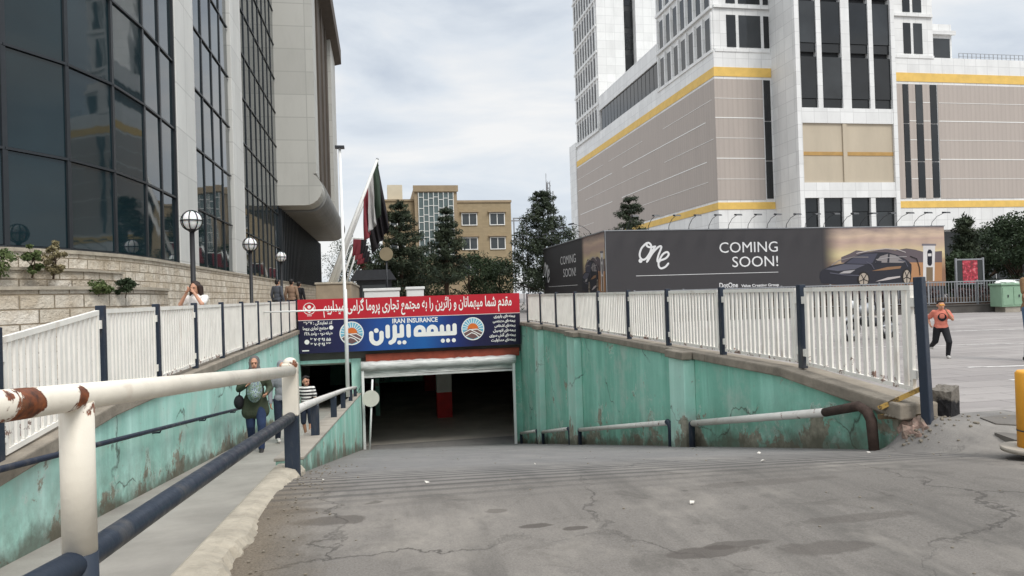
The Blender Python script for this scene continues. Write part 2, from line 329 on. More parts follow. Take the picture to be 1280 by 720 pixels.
def asphalt(name, grooves):
    M = MT(name, .88, 0, .25); v = M.vec()
    x, y, z = M.sep(M.co.outputs['Object'])
    c0 = M.ramp(M.noise(v, .32, 7, .62, .3), [(.3, srgb(88, 84, 79)), (.5, srgb(112, 107, 101)), (.7, srgb(136, 130, 122))])
    fine = M.noise(v, 85, 5, .8)
    c0 = M.mix(.46, c0, M.ramp(fine, [(.3, srgb(78, 74, 70)), (.7, srgb(150, 144, 137))]), 'MIX')
    md = M.noise(v, 2.4, 9, .7, .6)
    c0 = M.mix(M.ramp(md, [(.52, 0.0), (.68, .6)]), c0, srgb(80, 76, 71))
    # tyre smears along the ramp
    ty = M.noise(M.vec((1.5, .16, 1)), 1.4, 6, .6)
    c0 = M.mix(M.ramp(ty, [(.5, 0.0), (.66, .6)]), c0, srgb(82, 79, 75))
    lt = M.noise(M.vec((1.1, .7, 1), loc=(4, 9, 0)), .9, 7, .66)
    c0 = M.mix(M.ramp(lt, [(.52, 0.0), (.7, .55)]), c0, srgb(160, 153, 143))
    # oil blots
    bl = M.noise(M.vec((1, 1.5, 1), loc=(2.3, 5.1, 0)), 1.15, 5, .5, .8)
    c0 = M.mix(M.ramp(bl, [(.685, 0.0), (.70, .62)]), c0, srgb(78, 73, 68))
    sp = M.n('ShaderNodeTexVoronoi'); sp.inputs['Scale'].default_value = 5.5; M.l(v, sp.inputs['Vector'])
    spm = M.math('MULTIPLY', M.ramp(sp.outputs['Distance'], [(.09, 1.0), (.14, 0.0)]), M.ramp(M.noise(v, .7, 3), [(.52, 0.0), (.6, .55)]))
    c0 = M.mix(spm, c0, srgb(80, 74, 70))
    # cracks
    vo = M.n('ShaderNodeTexVoronoi', feature='DISTANCE_TO_EDGE'); vo.inputs['Scale'].default_value = .42
    ns = M.n('ShaderNodeTexNoise'); ns.inputs['Scale'].default_value = 1.3; ns.inputs['Detail'].default_value = 7; ns.inputs['Roughness'].default_value = .65
    wv = M.n('ShaderNodeVectorMath', operation='ADD'); M.l(v, ns.inputs['Vector']); M.l(v, wv.inputs[0]); M.l(ns.outputs['Color'], wv.inputs[1]); M.l(wv.outputs[0], vo.inputs['Vector'])
    ck = M.ramp(vo.outputs['Distance'], [(.0, 1.0), (.004, .6), (.008, 0.0)])
    ckm = M.math('MULTIPLY', ck, M.ramp(M.noise(v, .5, 4), [(.40, 0.0), (.5, .85)]))
    c0 = M.mix(ckm, c0, srgb(74, 70, 66))
    # individual oil and water marks, each where it lies
    for (px_, py_, rx_, ry_, am) in STAINS:
        dx = M.math('DIVIDE', M.math('SUBTRACT', x, px_), rx_); dy = M.math('DIVIDE', M.math('SUBTRACT', y, py_), ry_)
        dd = M.math('ADD', M.math('ADD', M.math('MULTIPLY', dx, dx), M.math('MULTIPLY', dy, dy)), M.math('MULTIPLY', M.math('SUBTRACT', md, .5), 5.0))
        c0 = M.mix(M.ramp(dd, [(.55, am), (1.0, 0.0)]), c0, srgb(74, 68, 63))
    # dirt washed up along the kerb
    kd = M.math('ADD', M.math('MULTIPLY', M.math('ADD', x, .8), 1.5), M.math('MULTIPLY', M.math('SUBTRACT', lt, .5), 1.6))
    c0 = M.mix(M.ramp(kd, [(.1, .7), (.75, 0.0)]), c0, M.ramp(fine, [(.35, srgb(84, 74, 62)), (.7, srgb(138, 124, 104))]))
    hgt = M.math('ADD', M.math('MULTIPLY', fine, .5), M.math('MULTIPLY', ck, -1.2))
    if grooves:
        wav = M.math('SINE', M.math('MULTIPLY', M.math('ADD', y, M.math('MULTIPLY', M.noise(v, 1.2, 3), .08)), 2 * math.pi / .19))
        gm = M.math('MULTIPLY', M.math('GREATER_THAN', wav, .3), M.ramp(M.math('DIVIDE', y, 10.0), [(.46, 0.0), (.54, 1.0)]))
        gm = M.math('MULTIPLY', gm, M.math('LESS_THAN', x, 4.9))
        gm = M.math('MULTIPLY', gm, M.ramp(M.noise(M.vec((.5, 3, 1)), 1.2, 5), [(.3, .55), (.6, 1.0)]))
        c0 = M.mix(M.ramp(M.math('DIVIDE', y, 10.0), [(.5, 0.0), (.75, .5)]), c0, srgb(150, 149, 148))
        c0 = M.mix(M.math('MULTIPLY', gm, .7), c0, srgb(66, 65, 64))
        hgt = M.math('ADD', hgt, M.math('MULTIPLY', gm, -.9))
    M.col(c0); M.bump(hgt, .45, .015)
    return M.m
M_road = asphalt('road_asphalt', True)
M_plaza = None
def plaza_mat():
    M = MT('plaza_paving', .8, 0, .3); v = M.vec()
    br = M.n('ShaderNodeTexBrick'); br.inputs['Scale'].default_value = 1.0; br.inputs['Brick Width'].default_value = .9; br.inputs['Row Height'].default_value = .45
    br.inputs['Mortar Size'].default_value = .008; br.inputs['Color1'].default_value = srgb(138, 132, 129); br.inputs['Color2'].default_value = srgb(151, 145, 141); br.inputs['Mortar'].default_value = srgb(104, 99, 96)
    M.l(v, br.inputs['Vector'])
    c0 = M.mix(M.ramp(M.noise(v, .35, 7, .62), [(.4, 0.0), (.7, .55)]), br.outputs['Color'], srgb(118, 113, 110))
    bands = M.noise(M.vec((.06, 1.1, 1)), 1.2, 4, .6)
    c0 = M.mix(M.ramp(bands, [(.48, 0.0), (.66, .5)]), c0, srgb(166, 160, 155))
    c0 = M.mix(M.ramp(M.noise(v, 2.4, 8, .7), [(.56, 0.0), (.72, .45)]), c0, srgb(100, 96, 92))
    M.col(c0); M.bump(M.noise(v, 40, 4), .25, .01); return M.m
M_plaza = plaza_mat()
M_con = simple('worn_concrete', srgb(158, 150, 138), .85, .25, 2.2, bump=.5, fine=9)
M_cop = simple('weathered_coping', srgb(138, 129, 116), .9, .35, 3.5, bump=.8, fine=6)
M_con_dk = simple('dark_concrete', srgb(105, 100, 94), .9, .3, 1.6, bump=.4)
M_path = simple('path_concrete', srgb(146, 141, 133), .85, .22, 1.5, bump=.35, fine=20)
M_curb = simple('curb_stone', srgb(168, 159, 143), .9, .3, 5.0, bump=.9, fine=7)
M_grn_r = wall_paint('green_wall_paint_right', srgb(130, 190, 170), srgb(158, 208, 192), .2, 4.6, .62, .8)
M_grn_lit = wall_paint('green_wall_lit_pilaster', srgb(168, 214, 198), srgb(190, 226, 214), .2, 4.6, .64, .6)  # lighter copy of the wall green, with light caught by the pilasters painted in
M_grn_l = wall_paint('green_wall_paint_left', srgb(164, 212, 198), srgb(192, 224, 215), .1, 0.0, .655, .8, .65)
M_grn_low = wall_paint('green_wall_paint_low', srgb(146, 200, 182), srgb(184, 216, 205), .2, 5.5, .66, .6, .8)
M_white = paint('white_fence_paint', srgb(240, 236, 227), .85, .45, 6.0, .685, foot=(.36, .16, .17))
M_rail = paint('cream_rail_paint', srgb(226, 218, 202), 1.0, .42, 7.0, .68, ((-.02, -.42, 1.06, .13, .36), (-.03, -.33, 1.1, .09, .36), (.02, -.07, 1.06, .1, .4), (.05, .0, 1.0, .07, .3), (.24, 3.95, .8, .12, .3)))
M_railw = paint('grey_white_rail_paint', srgb(214, 211, 203), .9, .4, 4.0, .62)
M_navy = paint('navy_paint', srgb(38, 48, 62), .55, .4, 4.0, .70)
M_navy_d = paint('dark_navy_paint', srgb(30, 38, 54), .3, .45, 4.0, .72)
M_black = simple('black_metal', srgb(26, 26, 28), .45, .2, 5)
M_dark = simple('dark_metal', srgb(52, 54, 58), .45, .2, 5)
M_steel = simple('grey_metal', srgb(150, 152, 155), .4, .12, 5, .3)
M_rust = simple('rusty_iron', srgb(68, 54, 47), .85, .4, 12, bump=.5)
M_yel = paint('yellow_paint', srgb(226, 160, 52), .5, .5, 5.0, .72)
M_w2 = simple('white_paint', srgb(232, 232, 228), .5, .06, 3)
M_rub = simple('black_rubber', srgb(36, 35, 35), .8, .3, 7, bump=.4)

# ------------------------------------------------------------------ ground, ramp, path
def ss(x, a, b):
    x = min(max((x - a) / (b - a), 0), 1); return x * x * (3 - 2 * x)
GFL = -4.27
def ramp_z(t, s):
    s0 = 4.6 + (5.0 - min(max(t, -.8), 5.0)) / 5.8 * .95
    z = -.2 * .45 * math.log1p(math.exp(min((s - s0) / .45, 60)))
    if s > 25.9: z = ramp_z(t, 25.9); z += (GFL - z) * min((s - 25.9) / 1.6, 1)
    wd = 1.3 - .95 * ss(s, 4.6, 6.25)
    return z * (1 - ss(t, 4.9, 4.9 + wd)) if s < 6.3 else z
def sheet(name, rects, z, mat, kind='structure'):
    m = MB()
    for (t0, t1, s0, s1) in rects:
        m.add([(t0, s0, z), (t1, s0, z), (t1, s1, z), (t0, s1, z)], [(0, 1, 2, 3)])
    return m.build(name, mat, kind=kind)
g = sheet('plaza_ground', [(-900, -3.12, -900, 2500), (5.42, 6.3, 6.25, 26.2), (6.3, 900, -900, 26.2), (-3.12, 900, 26.2, 2500), (-3.12, 6.3, -900, -3)], 0, M_plaza)
def grid(name, ts, ss_, fz, mat):
    m = MB(); nt_ = len(ts)
    m.v = [(t, s, fz(t, s)) for s in ss_ for t in ts]
    for i in range(len(ss_) - 1):
        for j in range(nt_ - 1):
            a = i * nt_ + j; m.face((a, a + 1, a + nt_ + 1, a + nt_), 0, True)
    return m.build(name, mat, kind='structure')
sl = [-3 + .25 * i for i in range(28)] + [4 + .08 * i for i in range(29)] + [6.25] + [6.5 + .3 * i for i in range(65)] + [25.9, 26.2, 26.8, 27.5]
sl = sorted(set(round(x, 4) for x in sl if x <= 27.5))
tl = [-.8 + .2 * i for i in range(28)] + [4.75 + .05 * i for i in range(9)]
grid('ramp_road', [round(x, 3) for x in tl if x <= 5.151], sl, ramp_z, M_road)
grid('road_edge', [5.15 + .05 * i for i in range(24)], [x for x in sl if x <= 6.2501], lambda t, s: ramp_z(t, min(s, 6.2)) if s < 6.2 else ramp_z(t, 6.2), M_road)
ped = MB()
for a, b in ((-3, 0), (0, 26.2)):
    za, zb = -.1 * max(a, 0), -.1 * b if b > 0 else 0
    ped.add([(-2.92, a, za), (-.8, a, za), (-.8, b, zb), (-2.92, b, zb)], [(0, 1, 2, 3)])
ped.build('ped_path', M_path, kind='structure').name = 'path'
sheet('left_apron', [(-3.12, -2.92, -3, 4.0)], 0.0, M_path)
# ------------------------------------------------------------------ retaining walls along the ramp
def zl(s):   # coping height of the left wall
    return .31 if s > 8.29 else max(.31 - (8.29 - s) * .075, .02)
# right wall: starts at s = 6.25
rw = thing('retaining_wall', 'green painted retaining wall with pilasters on the right of the ramp', 'wall', (5.1, 6.3, 0))
m = MB(); m.prism_t([(6.3, -.75), (26.2, -4.9), (26.2, .17), (8.3, .17), (6.3, .02)], 5.1, 5.42); m.build('wall_face', M_grn_r, rw).location = (-5.1, -6.3, 0)
PIL = [(10.98, 11.6), (17.75, 18.5), (22.05, 22.6)]
for a, b in PIL:
    q = MB(); q.prism_t([(a, ramp_z(5, a) - .3), (b, ramp_z(5, b) - .3), (b, .165), (a, .165)], 4.90, 5.098); q.build('pilaster', M_grn_lit, rw, bevel=.012).location = (-5.1, -6.3, 0)
q = MB()
q.prism_t([(6.18, -.02), (8.3, .172), (8.3, .30), (6.18, .14)], 5.03, 5.47)
s_ = 8.3; rng = random.Random(5)
while s_ < 26.2:
    e_ = min(s_ + rng.uniform(1.6, 2.6), 26.2)
    o_ = rng.uniform(-.02, .02); q.prism_t([(s_ + .006, .172), (e_ - .006, .172), (e_ - .006, .30 + rng.uniform(-.008, .006)), (s_ + .006, .30)], 5.04 + o_, 5.47); s_ = e_
for a, b in PIL: q.prism_t([(a - .06, .17), (b + .06, .17), (b + .06, .302), (a - .06, .302)], 4.85, 5.035)
q.build('coping', M_cop, rw, (5.1, 6.3, 0), bevel=.02)
# left wall
lw = thing('retaining_wall', 'pale aqua retaining wall with flaking paint beside the walkway', 'wall', (-2.89, 4, 0))
m = MB(); m.prism_t([(-.5, -.6), (26.2, -3.2), (26.2, .17), (8.29, .17), (3.8, -.1), (-.5, -.1)], -2.89, -3.14); m.build('wall_face', M_grn_l, lw, (0, 0, 0)).location = (2.89, -4, 0)
q = MB(); q.prism_t([(-.5, -.098), (3.8, -.098), (8.29, .172), (26.2, .172), (26.2, .31), (8.29, .31), (3.8, .03), (-.5, .03)], -2.84, -3.2)
q.build('coping', M_cop, lw, (-2.89, 4, 0), bevel=.015)
# low wall between walkway and ramp
def zlow(s): return -.2 - (s - 7.15) * .1
kw = thing('low_wall', 'low pale green wall with chipped plaster between walkway and ramp', 'wall', (-.8, 7.15, -.2))
m = MB(); m.prism_t([(7.15, -.9), (26.0, -4.6), (26.0, zlow(26)), (7.15, zlow(7.15))], -1.05, -.795); m.build('wall_face', M_grn_low, kw, (0, 0, 0)).location = (.8, -7.15, .2)
q = MB(); q.prism_t([(7.15, zlow(7.15) + .002), (26, zlow(26) + .002), (26, zlow(26) + .035), (7.15, zlow(7.15) + .035)], -1.07, -.785); q.build('coping', M_con, kw, (-.8, 7.15, -.2), bevel=.008)
from mathutils import noise as mnoise
# curb stone, its end broken and rounded
cb = MB(); rng = random.Random(3)
ns = 240
for i in range(ns + 1):
    s = .3 + (7.12 - .3) * i / ns
    zt = .13 - (s - 3.4) * .079 if s > 3.4 else .13
    zb = min(ramp_z(-.75, s), -.1 * s) - .5
    k = 1.0
    if s > 6.75: zt -= .16 * ((s - 6.75) / .37) ** 2
    e1 = mnoise.fractal(Vector((s * 2.2, 3.1, 0)), 1, 2, 5) * .055 - .008; e2 = mnoise.fractal(Vector((s * 3.1, 9.1, 2)), 1, 2, 5) * .035
    e1 += mnoise.noise(Vector((s * 19, 4, 1))) * .014 + rng.uniform(-.006, .006); e2 += mnoise.noise(Vector((s * 23, 8, 5))) * .016 + rng.uniform(-.005, .005)
    if mnoise.noise(Vector((s * 1.7, 20, 0))) > .28: e1 -= .03; e2 -= .03
    cb.v += [(-1.0, s, zb), (-1.0, s, zt - .02), (-.97, s, zt), (-.86 + e1 * .6, s, zt + e2 * .3), (-.79 + e1, s, zt - .022 + e2 * .3), (-.755 + e1, s, zt - .07 + e2), (-.74 + e1 * .8, s, zb)]
for i in range(ns):
    for j in range(6): cb.face((i * 7 + j, i * 7 + j + 1, i * 7 + 8 + j, i * 7 + 7 + j)[::-1])
cb.face(range(7)); cb.face([ns * 7 + j for j in range(7)][::-1])
prop(cb.build('kerb', M_curb, smooth=False), 'long pale stone kerb with a crumbling edge beside the road', 'kerb')
# crumbs of kerb on the road
rng = random.Random(8); db = MB()
for i in range(170):
    s = rng.uniform(2.2, 9.0); t = -.74 + abs(rng.gauss(0, .16)); r = rng.uniform(.003, .011)
    z = ramp_z(t, s) + .003
    db.ellipsoid((t, s, z + r * .3), r, r * rng.uniform(.6, 1), r * .6, 5, 3)
for i in range(160):
    s = rng.uniform(2.5, 24); t = rng.uniform(-.6, 5); r = rng.uniform(.003, .012)
    db.ellipsoid((t, s, ramp_z(t, s) + r * .3), r, r * .8, r * .5, 5, 3)
for i in range(150):
    s = 6.15 + abs(rng.gauss(0, .5)) * rng.choice([-1, 1]) * .5; t = 5.0 + abs(rng.gauss(0, .35)); r = rng.uniform(.006, .025)
    db.ellipsoid((t, s, (ramp_z(t, s) if s < 6.2 else 0) + r * .3), r, r * .8, r * .6, 5, 3)
db.build('rubble', simple('road_grit', srgb(124, 116, 103), .9, .15, .5), kind='stuff', smooth=False)
lt = MB(); rng = random.Random(31)
for (t, s) in ((1.4, 6.6), (3.9, 6.9), (2.2, 7.6), (.9, 9), (4.3, 9.4), (.3, 5.4), (3.2, 5.6), (4.6, 6.1), (-.5, 5.9), (1.9, 4.2), (.2, 3.2)):
    a = rng.uniform(0, 3); r = rng.uniform(.008, .024); z = ramp_z(t, s) + .005
    P = [(t + r * math.cos(a + q) * rng.uniform(.7, 1.3), s + r * math.sin(a + q) * rng.uniform(.6, 1.2), z + rng.uniform(0, .02)) for q in (0, 1.6, 3.1, 4.7)]
    lt.add(P + [(x, y, z_ - .003) for x, y, z_ in P], [(0, 1, 2, 3), (7, 6, 5, 4)])
lt.build('litter', simple('paper_litter', srgb(205, 200, 190), .8, .15, 9), kind='stuff')
# broken lump of plaster where the right wall ends
bl = bmesh.new(); bmesh.ops.create_icosphere(bl, subdivisions=4, radius=1)
from mathutils import noise as mnoise
for v in bl.verts:
    n_ = mnoise.fractal(v.co * 2.2, 1, 2, 5); v.co *= 1 + .35 * n_
    v.co = Vector((v.co.x * .15, v.co.y * .22, v.co.z * .24))
me = bpy.data.meshes.new('plaster_lump'); bl.to_mesh(me); bl.free()
pl = MT('pink_plaster', .9, 0, .2); v_ = pl.vec()
pl.col(pl.ramp(pl.noise(v_, 5, 6, .65), [(.35, srgb(112, 102, 92)), (.52, srgb(160, 134, 122)), (.62, srgb(150, 140, 128))])); pl.bump(pl.noise(v_, 22, 5), .7, .02)
me.materials.append(pl.m); o = bpy.data.objects.new('plaster_lump', me); COL.objects.link(o); o.location = W(5.2, 6.14, -.24); o.rotation_euler = (0, 0, TH)
prop(o, 'broken pinkish plaster lump at the foot of the last blue fence post', 'rubble lump')
# broken slabs of concrete at the ramp edge
rng = random.Random(12)
for i, (t, s, a, r) in enumerate([(5.9, 5.75, .3, .42), (5.55, 5.2, 1.1, .36), (6.0, 6.6, .2, .3)]):
    P = [(t + r * rng.uniform(.6, 1.2) * math.cos(a + k * 1.05), s + r * .8 * rng.uniform(.6, 1.2) * math.sin(a + k * 1.05)) for k in range(6)]
    sb = MB(); zz = ramp_z(t, s); sb.prism_z(P, zz - .05, zz + .012)
    prop(sb.build('concrete_slab', M_con_dk, org=(t, s, 0)), ['cracked concrete flake nearest the worn black block', 'cracked concrete flake at the ramp edge below the plaster lump', 'cracked concrete flake beyond the worn black block'][i], 'slab', 'cracked concrete flakes')

# ------------------------------------------------------------------ white fences with navy posts
def fence_panel(t, s0, s1, zb0, zb1, zt0, zt1, parent, org, brk=True):
    m = MB(); w_ = s1 - s0; n = max(8, round(w_ / .125)); f = lambda a, b, s: a + (b - a) * (s - s0) / w_
    m.prism_t([(s0, zt0 - .05), (s1, zt1 - .05), (s1, zt1), (s0, zt0)], t - .022, t + .022)
    m.prism_t([(s0, zb0), (s1, zb1), (s1, zb1 + .045), (s0, zb0 + .045)], t - .022, t + .022)
    for s in (s0, s1 - .045):
        m.prism_t([(s, f(zb0, zb1, s) + .046), (s + .045, f(zb0, zb1, s + .045) + .046), (s + .045, f(zt0, zt1, s + .045) - .051), (s, f(zt0, zt1, s) - .051)], t - .02, t + .02)
    rj = random.Random(int(s0 * 100))
    for i in range(n):
        s = s0 + .05 + (w_ - .1) * (i + .5) / n + rj.gauss(0, .004)
        m.prism_t([(s - .027, f(zb0, zb1, s) + .046), (s + .027, f(zb0, zb1, s) + .046), (s + .027, f(zt0, zt1, s) - .051), (s - .027, f(zt0, zt1, s) - .051)], t - .012, t + .012)
    o = m.build('panel', M_white, parent, org)
    if brk:
        for s in (s0, s1):
            for k in (.16, .84):
                h = MB(); zc = f(zb0, zb1, s) + k * (f(zt0, zt1, s) - f(zb0, zb1, s)); d = -.055 if s == s0 else .055
                h.box(t - .028, t + .028, s, s + d, zc - .045, zc + .045); h.build('bracket', M_white, o, org)
    return o
def post(t, s, z0, z1, parent, org, wd=.085, mat=None):
    m = MB(); m.box(t - wd / 2, t + wd / 2, s - wd / 2, s + wd / 2, z0, z1); return m.build('post', mat or M_navy, parent, org, bevel=.006)
org = (5.24, 6.1, 0)
fr = thing('fence', 'white barred fence with navy posts along the right of the ramp', 'fence', org)
sp = [8.12 + 2.12 * k for k in range(9)]
for k, s in enumerate(sp): post(5.24, s, .30, 1.36, fr, org)
for a, b in zip(sp[:-1], sp[1:]): fence_panel(5.24, a + .1, b - .1, .36, .36, 1.32, 1.32, fr, org, a < 15)
fence_panel(5.24, 6.22, 8.02, .255, .345, 1.32, 1.32, fr, org)
m = MB(); m.bar((5.235, 6.06, -.05), (5.22, 6.09, 1.40), .095, .085); m.build('end_post', M_navy, fr, org, bevel=.008)
org = (-3.0, 4, 0)
fl = thing('fence', 'white barred fence with navy posts above the left walkway wall', 'fence', org)
sp = [8.29] + [10.19 + 1.96 * k for k in range(9)]
for s in sp: post(-2.98, s, .31, 1.37, fl, org)
for a, b in zip(sp[:-1], sp[1:]): fence_panel(-2.98, a + .1, b - .1, .36, .36, 1.33, 1.33, fl, org, a < 12)
post(-2.98, 6.15, .14, 1.22, fl, org); post(-2.98, 4.1, .0, 1.1, fl, org)
fence_panel(-2.98, 6.25, 8.19, .2, .35, 1.14, 1.32, fl, org)
fence_panel(-2.98, 4.2, 6.05, .06, .19, 1.02, 1.12, fl, org)

# ------------------------------------------------------------------ near guard rail
A = Vector((-1.06, 1.9, 1.115)); B = Vector((-.80, 6.5, .735))
org = (-1.0, 2.63, 0)
gr = thing('guard_rail', 'thick cream pipe railing with rust patches in the near left corner', 'railing', org)
dr = (B - A).normalized(); A2 = A - dr * 1.2
m = MB(); m.tube([A2, B], .046, 24); m.build('top_pipe', M_rail, gr, org)
for z_ in (0,):
    p = Vector((-1.025, 2.62, 0)); zt = A.z + (B.z - A.z) * (p.y - A.y) / (B.y - A.y) - .02
    m = MB(); m.tube([(p.x, p.y, .53), (p.x, p.y, zt)], .053, 24); m.build('post', M_rail, gr, org)
    m = MB(); m.tube([(p.x, p.y, -.15), (p.x, p.y, .53)], .055, 24); m.build('post_foot', M_navy, gr, org)
m = MB(); m.bar((-.82, 6.58, .33), (-.82, 6.58, .80), .135, .12); e_ = m.build('post', M_rail, gr, org, bevel=.012)
m = MB(); m.ellipsoid((-.82, 6.58, .805), .06, .055, .045, 16, 8); m.build('post_cap', M_rail, e_, org)
m = MB(); m.bar((-.82, 6.58, -.25), (-.82, 6.58, .328), .125, .11); m.build('post_foot', M_navy, gr, org, bevel=.01)
m = MB(); m.tube([(-1.2, 1.0, .60), (-1.13, 1.8, .555), (-1.07, 2.3, .52), (-1.03, 2.62, .5), (-.985, 3.5, .462), (-.82, 6.55, .32)], .047, 20); m.build('lower_pipe', M_navy, gr, org)
# second railing on the low wall
org = (-.9, 7, -.3)
g2 = thing('guard_rail', 'grey white pipe railing on short navy posts along the low wall', 'railing', org)
P = [(-.86, 6.62, .30), (-.87, 7.2, .27), (-.89, 8.2, .17), (-.9, 11, -.13), (-.9, 15.75, -.64), (-.9, 20, -1.12), (-.9, 24, -1.6)]
m = MB(); m.tube(P, .045, 16); m.build('top_pipe', M_railw, g2, org)
for s in (9.5, 13.0, 16.0, 19.6, 22.8):
    zt = -.01 - (s - 9.5) * .1085; m = MB(); m.box(-.94, -.84, s - .06, s + .06, zlow(s) + .02, zt); m.build('post', M_navy, g2, org, bevel=.006)
# handrail on the left wall
org = (-2.8, 6, 0)
g3 = thing('handrail', 'thin dark navy handrail fixed along the aqua wall beside the walkway', 'handrail', org)
m = MB(); m.tube([(-2.78, s, .79 - .104 * s) for s in (3.6, 10, 17, 25.5)], .026, 12); m.build('rail', M_navy_d, g3, org)
for s in [5 + 2.3 * k for k in range(9)]:
    m = MB(); m.tube([(-2.9, s, .74 - .104 * s), (-2.8, s, .74 - .104 * s), (-2.78, s, .785 - .104 * s)], .012, 8); m.build('bracket', M_navy_d, g3, org)
# bump rails along the right wall
segs = [(6.5, 10.85, 'long white bump rail with rusty near end below the fence end'), (11.72, 17.62, 'white bump rail between the first and second pilaster of the green wall'),
        (18.62, 21.95, 'white bump rail between the second and third pilaster of the green wall'), (22.72, 25.6, 'short white bump rail beside the shutter post in the far corner')]
for k, (a, b, lab) in enumerate(segs):
    org = (4.95, a, ramp_z(5, a)); hr = thing('bump_rail', lab, 'rail', org, 'bump rails along the green wall')
    z0 = ramp_z(5, a) + .43; z1 = ramp_z(5, b) + .41; r_ = .05
    m = MB(); m.tube([(4.93, a + (.75 if k == 0 else .1), z0 + (z1 - z0) * (.17 if k == 0 else .02)), (4.93, b - .1, z1)], r_, 16); m.build('pipe', M_railw, hr, org)
    if k == 0:
        m = MB(); m.tube([(4.93, a + .75, z0 + (z1 - z0) * .17), (4.93, a + .16, z0 + .01), (4.94, a + .05, z0 - .03), (4.95, a, z0 - .12), (4.96, a - .02, ramp_z(5, a) - .1)], [.05, .053, .055, .055, .05], 16); m.build('bent_end', M_rust, hr, org)
    else:
        m = MB(); m.tube([(4.93, a + .1, z0), (4.94, a + .02, z0 - .03), (4.95, a, z0 - .1), (4.95, a, z0 - .55)], .052, 14); m.build('leg', M_navy, hr, org)
    m = MB(); m.tube([(4.93, b - .1, z1), (4.94, b - .02, z1 - .03), (4.95, b, z1 - .1), (4.95, b, z1 - .55)], .052, 14); m.build('leg', M_navy, hr, org)
# striped bars, block and bollard by the end post
hz = MT('yellow_black_bar', .6); x_, y_, z_ = hz.sep(hz.co.outputs['Object'])
hz.col(hz.mix(hz.ramp(hz.noise(hz.vec(), 6, 5, .65), [(.44, 0.0), (.52, .9)]), srgb(196, 158, 84), srgb(52, 44, 38)))
for a, b, lab in (((4.98, 6.42, .07), (5.3, 6.1, .33), 'upper worn yellow bar bracing the last fence post'), ((4.98, 6.44, -.02), (5.3, 6.12, .02), 'lower worn yellow bar bracing the last fence post')):
    m = MB(); m.bar(a, b, .05, .045); prop(m.build('brace_bar', hz.m, org=(5.1, 6.3, 0)), lab, 'bar', 'yellow bars at the last fence post')
org = (5.62, 6.25, 0)
bl = bmesh.new(); bmesh.ops.create_cube(bl, size=1); bmesh.ops.subdivide_edges(bl, edges=bl.edges, cuts=7, use_grid_fill=True)
for v in bl.verts:
    n_ = mnoise.fractal(v.co * 3.1, 1, 2, 5) * .09; v.co = Vector((v.co.x * (.23 - .05 * v.co.z) * (1 + n_), v.co.y * .19 * (1 + n_), v.co.z * .30 + n_ * .22 + (.04 * v.co.x if v.co.z > 0 else 0)))
me = bpy.data.meshes.new('rubber_block'); bl.to_mesh(me); bl.free()
rb = MT('worn_block', .85, 0, .25); o_ = rb.sep(rb.co.outputs['Object'])
tp_ = rb.math('ADD', rb.math('MULTIPLY', o_[2], 4.0), rb.math('MULTIPLY', rb.noise(rb.vec(), 7, 6, .65), 1.1))
rb.col(rb.ramp(tp_, [(.62, srgb(34, 33, 34)), (.8, srgb(112, 106, 98))])); rb.bump(rb.noise(rb.vec(), 25, 5), .6, .02); me.materials.append(rb.m)
o = bpy.data.objects.new('rubber_block', me); COL.objects.link(o); o.location = W(5.58, 6.22, .12); o.rotation_euler = (0, 0, TH + .5)
prop(o, 'black and grey worn block standing beside the last fence post', 'block')
org = (5.06, 4.76, 0); bo = thing('bollard', 'yellow orange bollard cut by the right picture edge', 'bollard', org)
m = MB(); m.tube([(5.06, 4.76, .0), (5.06, 4.76, .60), (5.06, 4.76, .62)], [.105, .105, .09], 28); m.build('body', M_yel, bo, org)
m = MB(); m.tube([(5.06, 4.76, .14), (5.06, 4.76, .15)], [.108, .108], 28); m.build('band', M_dark, bo, org)
m = MB(); m.tube([(5.06, 4.76, -.02), (5.06, 4.76, .012)], .22, 24); m.build('footing', M_con, bo, org)
# ------------------------------------------------------------------ underground garage entrance
org = (1.1, 26, -4.3)
ga = thing('parking_garage', 'underground garage entrance with raised roller shutter and dark walkway doorway', 'garage', org)
M_gar = simple('garage_wall', srgb(196, 192, 184), .8, .15, 1.2)
M_gceil = simple('garage_ceiling', srgb(188, 184, 176), .8, .15, 1.0)
M_redp = simple('red_column_paint', srgb(176, 32, 30), .6, .2, 3)
M_fasc = simple('rust_red_fascia', srgb(140, 66, 48), .75, .3, 3)
m = MB(); m.box(-3.1, 5.1, 26.0, 26.4, -.8, 1.28); m.build('header', M_con_dk, ga, org)
m = MB(); m.box(-1.12, -.78, 26.0, 26.4, -4.5, -.802); m.build('pier', M_grn_l, ga).location = (-org[0], -org[1], -org[2])
m = MB(); m.box(4.84, 5.098, 26.0, 26.4, -4.6, -.802); m.build('pier', M_grn_r, ga).location = (-org[0], -org[1], -org[2])
m = MB(); m.box(-2.88, -1.13, 25.93, 25.998, -.92, -.802); m.build('lintel_band', M_grn_l, ga).location = (-org[0], -org[1], -org[2])
m = MB(); m.box(-.77, -.70, 25.9, 25.995, -4.2, -1.0); m.build('red_edge', M_redp, ga, org)
m = MB(); m.box(-.6, 5.0, 25.78, 25.99, -.95, -.66); m.build('fascia', M_fasc, ga, org)
